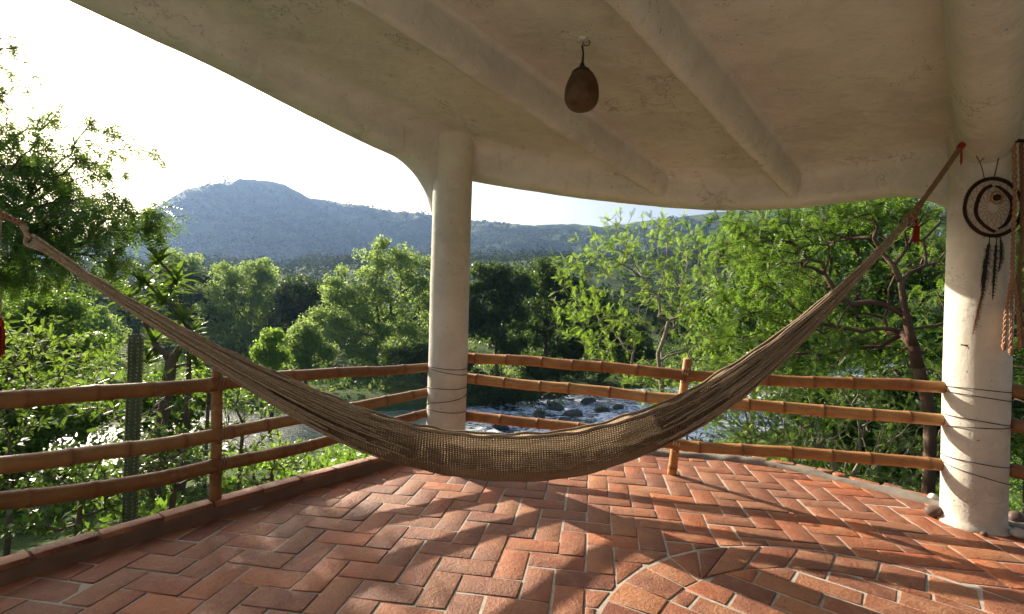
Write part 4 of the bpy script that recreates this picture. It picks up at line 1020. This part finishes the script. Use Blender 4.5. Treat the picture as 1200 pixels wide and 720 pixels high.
b = MB(); a = np.linspace(0, 2 * PI, 20); b.tube(np.array([pm(1187 + 13 * math.cos(x), 167 + 3 * math.sin(x), .03 * math.sin(x)) for x in a]), .006, 6, cap=False); b.build('ring', M['vinehoop'], mr)
b = MB(); b.tube([pm(1176, 140), pm(1180, 155), pm(1184, 165)], .003, 4); b.build('cord', M['wire'], mr)
m2 = empty('hanging_rope'); m2.location = pm(1198, 168) + mp; tag(m2, 'dark twisted rope hanging past the side of the dreamcatcher column', 'rope')
q = lambda x, y: at_plane(x, y, dc_y - dt, dc_y + dt, .02) - np.array(m2.location)
twist([q(1197, 168), q(1198, 260), q(1195, 330), q(1197, 405)], .007, 16, 3, 'rope', 'plait', m2); knot(q(1197, 405), .011, 3, 'rope', m2, (0, 0, 1))
# nail in the column
nv = np.array((0, 0, EYE)) + ray(1131, 405) * ((C2 + dn * COL_R) @ dn / (ray(1131, 405)[:2] @ dn)); na = empty('thorn'); na.location = nv; tag(na, 'small dark three-pointed thorn stuck in the sunlit column', 'thorn')
b = MB()
for a_, L in ((2.9, .042), (-.9, .036), (.4, .018)): b.tube([F3 * .004, F3 * .010 + U3 * math.cos(a_) * L * .5 + W3 * math.sin(a_) * L * .4, F3 * .006 + U3 * math.cos(a_) * L + W3 * math.sin(a_) * L], [.005, .003, .0006], 5)
b.tube([F3 * -.03, F3 * .008], .004, 5); b.build('spike', M['wire'], na)
# stones
for px, py, s_, lab, mt in ((1097, 606, (.075, .05, .042), 'smooth dark egg-shaped stone leaning on the foot of the dreamcatcher column', 'stone'),
                            (1093, 588, (.032, .03, .034), 'small white pebble behind the dark egg-shaped stone', 'stone_pale'),
                            (1153, 628, (.022, .02, .014), 'tiny reddish pebble in front of the column foot', 'stone'),
                            (1193, 630, (.045, .04, .032), 'grey-pink cobble beside the column foot', 'stone_pale'),
                            (1190, 612, (.05, .05, .04), 'dark cobble tucked behind the grey-pink one', 'stone')):
    p = at_z(px, py); st = blob('stone', (p[0], p[1], s_[2] * .86), s_, px * .01, M[mt], None, .12, 3); tag(st, lab, 'stone')

# ------------------------------------------------------------------ near trees and plants
F_FEATHER = frond(9, .15, .040, .011); F_OVAL = frond(5, .15, .052, .022, fold=.35); F_SMALL = frond(6, .11, .032, .014); F_DROOP = frond(6, .20, .055, .021, droop=.6)
def pts(y, lst): return [at_y(px, py, y + dy) for px, py, dy in lst]
def lobes(y, lst, dens=1.9):
    out = []
    for px, py, dy, rx, ry, n in lst: out.append((at_y(px, py, y + dy), (rx * (y + dy) / FPX, .9, ry * (y + dy) / FPX), int(n * dens)))
    return out
# bright feathery tree beyond the railing
b0 = onground(778, 9.0)
tree('feathery_tree', 'bright sunlit feathery young tree with a forked pale trunk behind the leaning post', 'tree', [b0, at_y(776, 470, 9), at_y(771, 415, 9)],
     lobes(9, [(735, 280, 0, 40, 40, 40), (695, 310, .3, 50, 40, 50), (670, 360, 0, 36, 34, 30), (705, 390, -.3, 44, 40, 46), (790, 275, .4, 38, 30, 36), (790, 330, -.2, 44, 46, 44), (840, 300, .5, 40, 46, 36), (755, 350, .7, 54, 50, 44), (820, 390, .2, 48, 50, 44), (745, 440, 0, 46, 24, 24), (850, 430, 0, 40, 26, 24)]),
     51, 'leaf_bright', F_FEATHER, 7, .050, .004, .25, .22, .10, 'bark_pale', (.45, 1.0), .3)
b0 = onground(805, 10.5)
tree('feathery_shrub', 'small feathery shrub screening the rapids behind the leaning post', 'shrub', [b0, at_y(805, 530, 10.5), at_y(803, 490, 10.5)],
     lobes(10.5, [(800, 455, 0, 34, 22, 26), (835, 450, .3, 34, 24, 26), (770, 470, .2, 26, 16, 14), (820, 490, .2, 44, 22, 26)]), 59, 'leaf_bright', F_FEATHER, 5, .03, .004, .3, .26, .12, 'bark_pale', (.45, 1.0), .3)
# big tree with the reddish forked trunk
b0 = onground(1092, 6.2)
tree('forked_tree', 'large leafy tree with a reddish forked trunk next to the dreamcatcher column', 'tree', [b0, at_y(1090, 500, 6.2), at_y(1076, 430, 6.2), at_y(1062, 370, 6.2), at_y(1056, 330, 6.2)],
     lobes(6.2, [(1040, 240, 0, 60, 34, 60), (980, 250, .6, 56, 40, 60), (915, 270, .4, 56, 44, 60), (865, 260, .9, 44, 40, 40), (890, 330, .3, 60, 46, 66), (950, 340, 1.2, 60, 50, 60), (1090, 290, .6, 46, 50, 44), (1010, 400, 1.1, 60, 46, 60), (930, 410, .8, 60, 44, 60), (860, 390, .9, 50, 46, 46), (1150, 250, .8, 50, 60, 40), (1190, 340, 1.0, 40, 60, 36), (1090, 390, 1.4, 40, 60, 40)]),
     52, 'leaf_mid', F_OVAL, 7, .070, .004, .30, .22, .13, 'bark_red', (.45, 1.05), .3)
# undergrowth tree below it
b0 = onground(985, 6.8)
tree('scrub_tree', 'tangled scrubby tree with bare pale sticks below the rails', 'tree', [b0, at_y(985, 580, 6.8), at_y(975, 540, 6.8)],
     lobes(6.8, [(940, 480, 0, 60, 34, 60), (1030, 470, .4, 60, 34, 60), (1080, 520, .3, 50, 40, 50), (985, 530, .6, 70, 34, 60), (900, 520, 0, 50, 30, 40), (1060, 560, .2, 60, 30, 44), (860, 490, .6, 44, 34, 40)]),
     53, 'leaf_mid', F_SMALL, 4, .05, .005, .3, .24, .16, 'bark_pale', (.8, 1.3), .3)
b0 = onground(880, 8.2)
tree('feathery_shrub', 'bright feathery shrub low between the railing and the river', 'shrub', [b0, at_y(880, 540, 8.2), at_y(876, 500, 8.2)],
     lobes(8.2, [(860, 450, 0, 50, 30, 40), (820, 470, .3, 36, 24, 26), (905, 460, .4, 46, 34, 36), (880, 510, .2, 50, 30, 36)]), 54, 'leaf_bright', F_FEATHER, 4, .035, .004, .3, .28, .12, 'bark_pale', (.7, 1.1), .4)
b0 = onground(1230, 5.2)
tree('scrub_tree', 'shaded leafy tree showing behind the shadowed side of the dreamcatcher column', 'tree', [b0, at_y(1226, 480, 5.2), at_y(1215, 400, 5.2)],
     lobes(5.2, [(1200, 330, 0, 40, 70, 50), (1230, 420, 0, 50, 60, 50), (1200, 520, .3, 40, 50, 40), (1250, 280, .3, 50, 50, 40)]), 55, 'leaf_mid', F_OVAL, 4, .06, .005, .3, .26, .12, 'bark_red', (.75, 1.1), .3)
# big drooping tree on the sunward side
b0 = onground(-160, 7.2)
tree('drooping_tree', 'big backlit tree with drooping feathery sprays against the white sky', 'tree', [b0, at_y(-165, 420, 7.2), at_y(-140, 250, 7.2), at_y(-100, 120, 7.2)],
     lobes(7.2, [(20, 250, 0, 60, 60, 90), (85, 270, .3, 50, 44, 70), (140, 262, .1, 40, 34, 44), (175, 245, 0, 22, 22, 16), (60, 200, .5, 50, 40, 50), (105, 185, .2, 44, 20, 26), (165, 172, .2, 24, 10, 8), (110, 140, .3, 16, 24, 8), (40, 140, .5, 44, 36, 24), (-40, 160, .6, 70, 90, 90), (30, 320, .1, 50, 34, 50), (120, 310, .1, 36, 26, 30), (-60, 330, .4, 70, 70, 60), (0, 60, .6, 60, 40, 18), (-100, 40, .6, 80, 60, 50), (60, 245, .8, 60, 50, 60), (20, 190, .9, 50, 40, 40), (10, 290, -.4, 60, 50, 50)], 1.7),
     56, 'leaf_mid', F_DROOP, 8, .14, .005, .3, .30, .12, 'bark', (.7, 1.15), -.6)
b0 = onground(-60, 8.4)
tree('feathery_shrub', 'bright green feathery shrub below the big drooping tree', 'shrub', [b0, at_y(-50, 560, 8.4), at_y(-20, 470, 8.4)],
     lobes(8.4, [(20, 400, 0, 50, 40, 50), (80, 420, .2, 46, 34, 44), (40, 460, .3, 60, 30, 46), (110, 450, .4, 36, 24, 26), (-40, 430, .1, 60, 60, 50), (20, 510, .2, 60, 30, 40)]), 57, 'leaf_bright', F_FEATHER, 6, .06, .005, .3, .26, .12, 'bark', (.45, 1.0), .1)
# tree with long leaves in rosettes on dark twin trunks
def rosette_tree():
    rs = np.random.RandomState(58); y = 7.6; root = empty('long_leaf_tree'); base = onground(190, y); root.location = base
    heads = [(185, 305, 0), (170, 330, -.2), (207, 328, .1), (190, 350, -.1), (165, 365, .2), (215, 372, -.2), (222, 392, .1), (180, 400, .2), (150, 350, .3), (172, 420, .3), (230, 425, .2), (200, 340, .5)]
    tg = np.array([at_y(px, py, y + d) for px, py, d in heads]); tr = catmull([base, at_y(182, 540, y), at_y(194, 470, y), at_y(200, 425, y)], 5)
    A, par, B = skeleton(rs, tr - base, tg - base, .3, .22, .05); wood(A, par, B, .085, .018, 7, 'trunk', M['bark'], root)
    t2 = catmull([onground(212, y + .3) - base, at_y(214, 560, y + .3) - base, at_y(220, 480, y + .3) - base, at_y(222, 400, y + .1) - base], 5); b = MB(); b.tube(t2, np.linspace(.08, .03, len(t2)), 7); b.build('trunk', M['bark'], root)
    pos = []; dirs = []; sc = []
    for h in tg - base:
        for k in range(26):
            a = k * 2.4; el = rs.uniform(-.25, 1.3); pos.append(h + (0, 0, rs.uniform(-.12, .03))); dirs.append((math.cos(a) * math.cos(el), math.sin(a) * math.cos(el), math.sin(el))); sc.append(rs.uniform(.7, 1.15))
    V, Q, rn = spread(lance(.34, .085), np.array(pos), np.array(dirs), np.tile((0, 0, 1.0), (len(pos), 1)) + rs.normal(0, .1, (len(pos), 3)), np.array(sc), rs)
    np_mesh('crown', V, [[q for q in Q.tolist() if len(set(q)) == 4], [list(dict.fromkeys(q)) for q in Q.tolist() if len(set(q)) == 3]], M['leaf_broad'], root, {'rnd': rn})
    tag(root, 'dark twin-trunked plant with rosettes of long glossy leaves behind the cactus', 'tree')
rosette_tree()
# columnar cactus
cb = at_y(151, 620, 4.6); cb[2] = gz(cb) - .1; ct = at_y(153, 390, 4.6); cc = empty('column_cactus'); cc.location = cb
tag(cc, 'tall dark columnar cactus with a woolly pale rim of spines outside the railing', 'cactus')
H = ct[2] - cb[2]; n_ = 54; zz = np.concatenate((np.linspace(0, H - .10, 26), H - .10 + .10 * np.sin(np.linspace(.15, PI / 2, 8)))); b = MB(); V = []
for z in zz:
    r = .052 * (math.sqrt(max(.002, 1 - max(0, (z - (H - .10)) / .10) ** 2))); ang = np.arange(n_) / n_ * 2 * PI
    rr = r * (1 + .14 * np.cos(9 * ang)) * (1 + .03 * math.sin(z * 9)); V.append(np.stack((rr * np.cos(ang) + .008 * z, rr * np.sin(ang), np.full(n_, z)), 1))
b.grid(np.concatenate((np.array(V), np.array(V)[:, :1]), 1)); b.build('stem', M['cactus'], cc)
b = MB(); rs = np.random.RandomState(5)
for rib_ in range(9):
    a = rib_ / 9 * 2 * PI
    for z in np.arange(.3, H - .01, .034):
        r = .057 * math.sqrt(max(.05, 1 - max(0, (z - (H - .10)) / .10) ** 2)); p = np.array((r * math.cos(a) + .008 * z, r * math.sin(a), z))
        for k in range(5):
            d = np.array((math.cos(a), math.sin(a), .2)) + rs.normal(0, .6, 3); b.add([p + (0, 0, .0022), p - (0, 0, .0022), p + d / np.linalg.norm(d) * rs.uniform(.015, .028)], (), [(0, 1, 2)])
b.build('spines', M['spine'], cc, smooth=False)
# leafy undergrowth along the kerb
U_L = lance(.15, .055)
def bush(name, label, px, py, y, rx, ry, n, seed, mat, tm, per=5, cat='shrub', bark='bark', sc=(.7, 1.2)):
    g0 = onground(px, y); c = at_y(px, py, y)
    tree(name, label, cat, [g0, g0 * .4 + c * .6 - (0, 0, .1), c - (0, 0, ry * y / FPX * .4)], [(c, (rx * y / FPX, .7, ry * y / FPX), n)], seed, mat, tm, per, .03, .004, .3, .25, .15, bark, sc, .3)
bush('leafy_bush', 'broad-leaved bush pressing against the kerb below the cactus', 95, 570, 4.6, 80, 55, 90, 61, 'leaf_broad', lance4(.085, .038), 11)
bush('leafy_bush', 'low glossy bush outside the kerb between cactus and railing post', 205, 545, 5.2, 60, 50, 80, 62, 'leaf_broad', lance4(.08, .034), 11)
bush('leafy_bush', 'airy light-green bush by the water behind the railing post', 285, 480, 7.2, 50, 60, 80, 63, 'leaf_mid', lance4(.085, .034), 9)
bush('leafy_bush', 'low yellow-green bush just outside the kerb past the railing post', 320, 535, 6.2, 50, 34, 60, 64, 'leaf_bright', lance4(.08, .034), 9)
bush('leafy_bush', 'dark leafy bush beneath the bright feathery shrub', 15, 540, 5.6, 70, 70, 90, 65, 'leaf_broad', lance4(.085, .036), 11)
bush('leafy_bush', 'tangled bush with small leaves around the dark twin trunks', 160, 475, 6.6, 70, 45, 90, 66, 'leaf_mid', F_SMALL, 3)
bush('leafy_bush', 'sparse bright sprigs hanging over the river beside the twin trunks', 245, 440, 8.5, 40, 34, 44, 67, 'leaf_bright', lance4(.11, .05), 6)
bush('leafy_bush', 'little tuft of bright leaves poking up beyond the lowest rail at the rapids', 770, 480, 6.6, 26, 20, 24, 68, 'leaf_bright', F_SMALL, 4)
bush('leafy_bush', 'dark bush crowding the worn concrete edging under the lowest rail', 1000, 575, 5.6, 90, 24, 90, 69, 'leaf_mid', F_SMALL, 4)

# ------------------------------------------------------------------ haze in the valley
def haze():
    t = NT('valley_haze'); v = t.n('ShaderNodeVolumePrincipled'); v.inputs['Color'].default_value = (.36, .56, 1.0, 1); v.inputs['Density'].default_value = .000125; v.inputs['Anisotropy'].default_value = .45
    t.l(v.outputs[0], t.out.inputs['Volume'])
    x0, x1, y0, y1, z0, z1 = -2500, 2500, -2500, 2500, float(min(Z.min(), -8)) - 1.0, float(Z.max()) + 25
    V = [(x, y, z) for z in (z0, z1) for y in (y0, y1) for x in (x0, x1)]
    o = np_mesh('haze', V, [np.array([(0, 2, 3, 1), (4, 5, 7, 6), (0, 1, 5, 4), (2, 6, 7, 3), (0, 4, 6, 2), (1, 3, 7, 5)])], t.m); tag(o, 'pale blue haze filling the valley air', 'haze', kind='stuff')
haze()
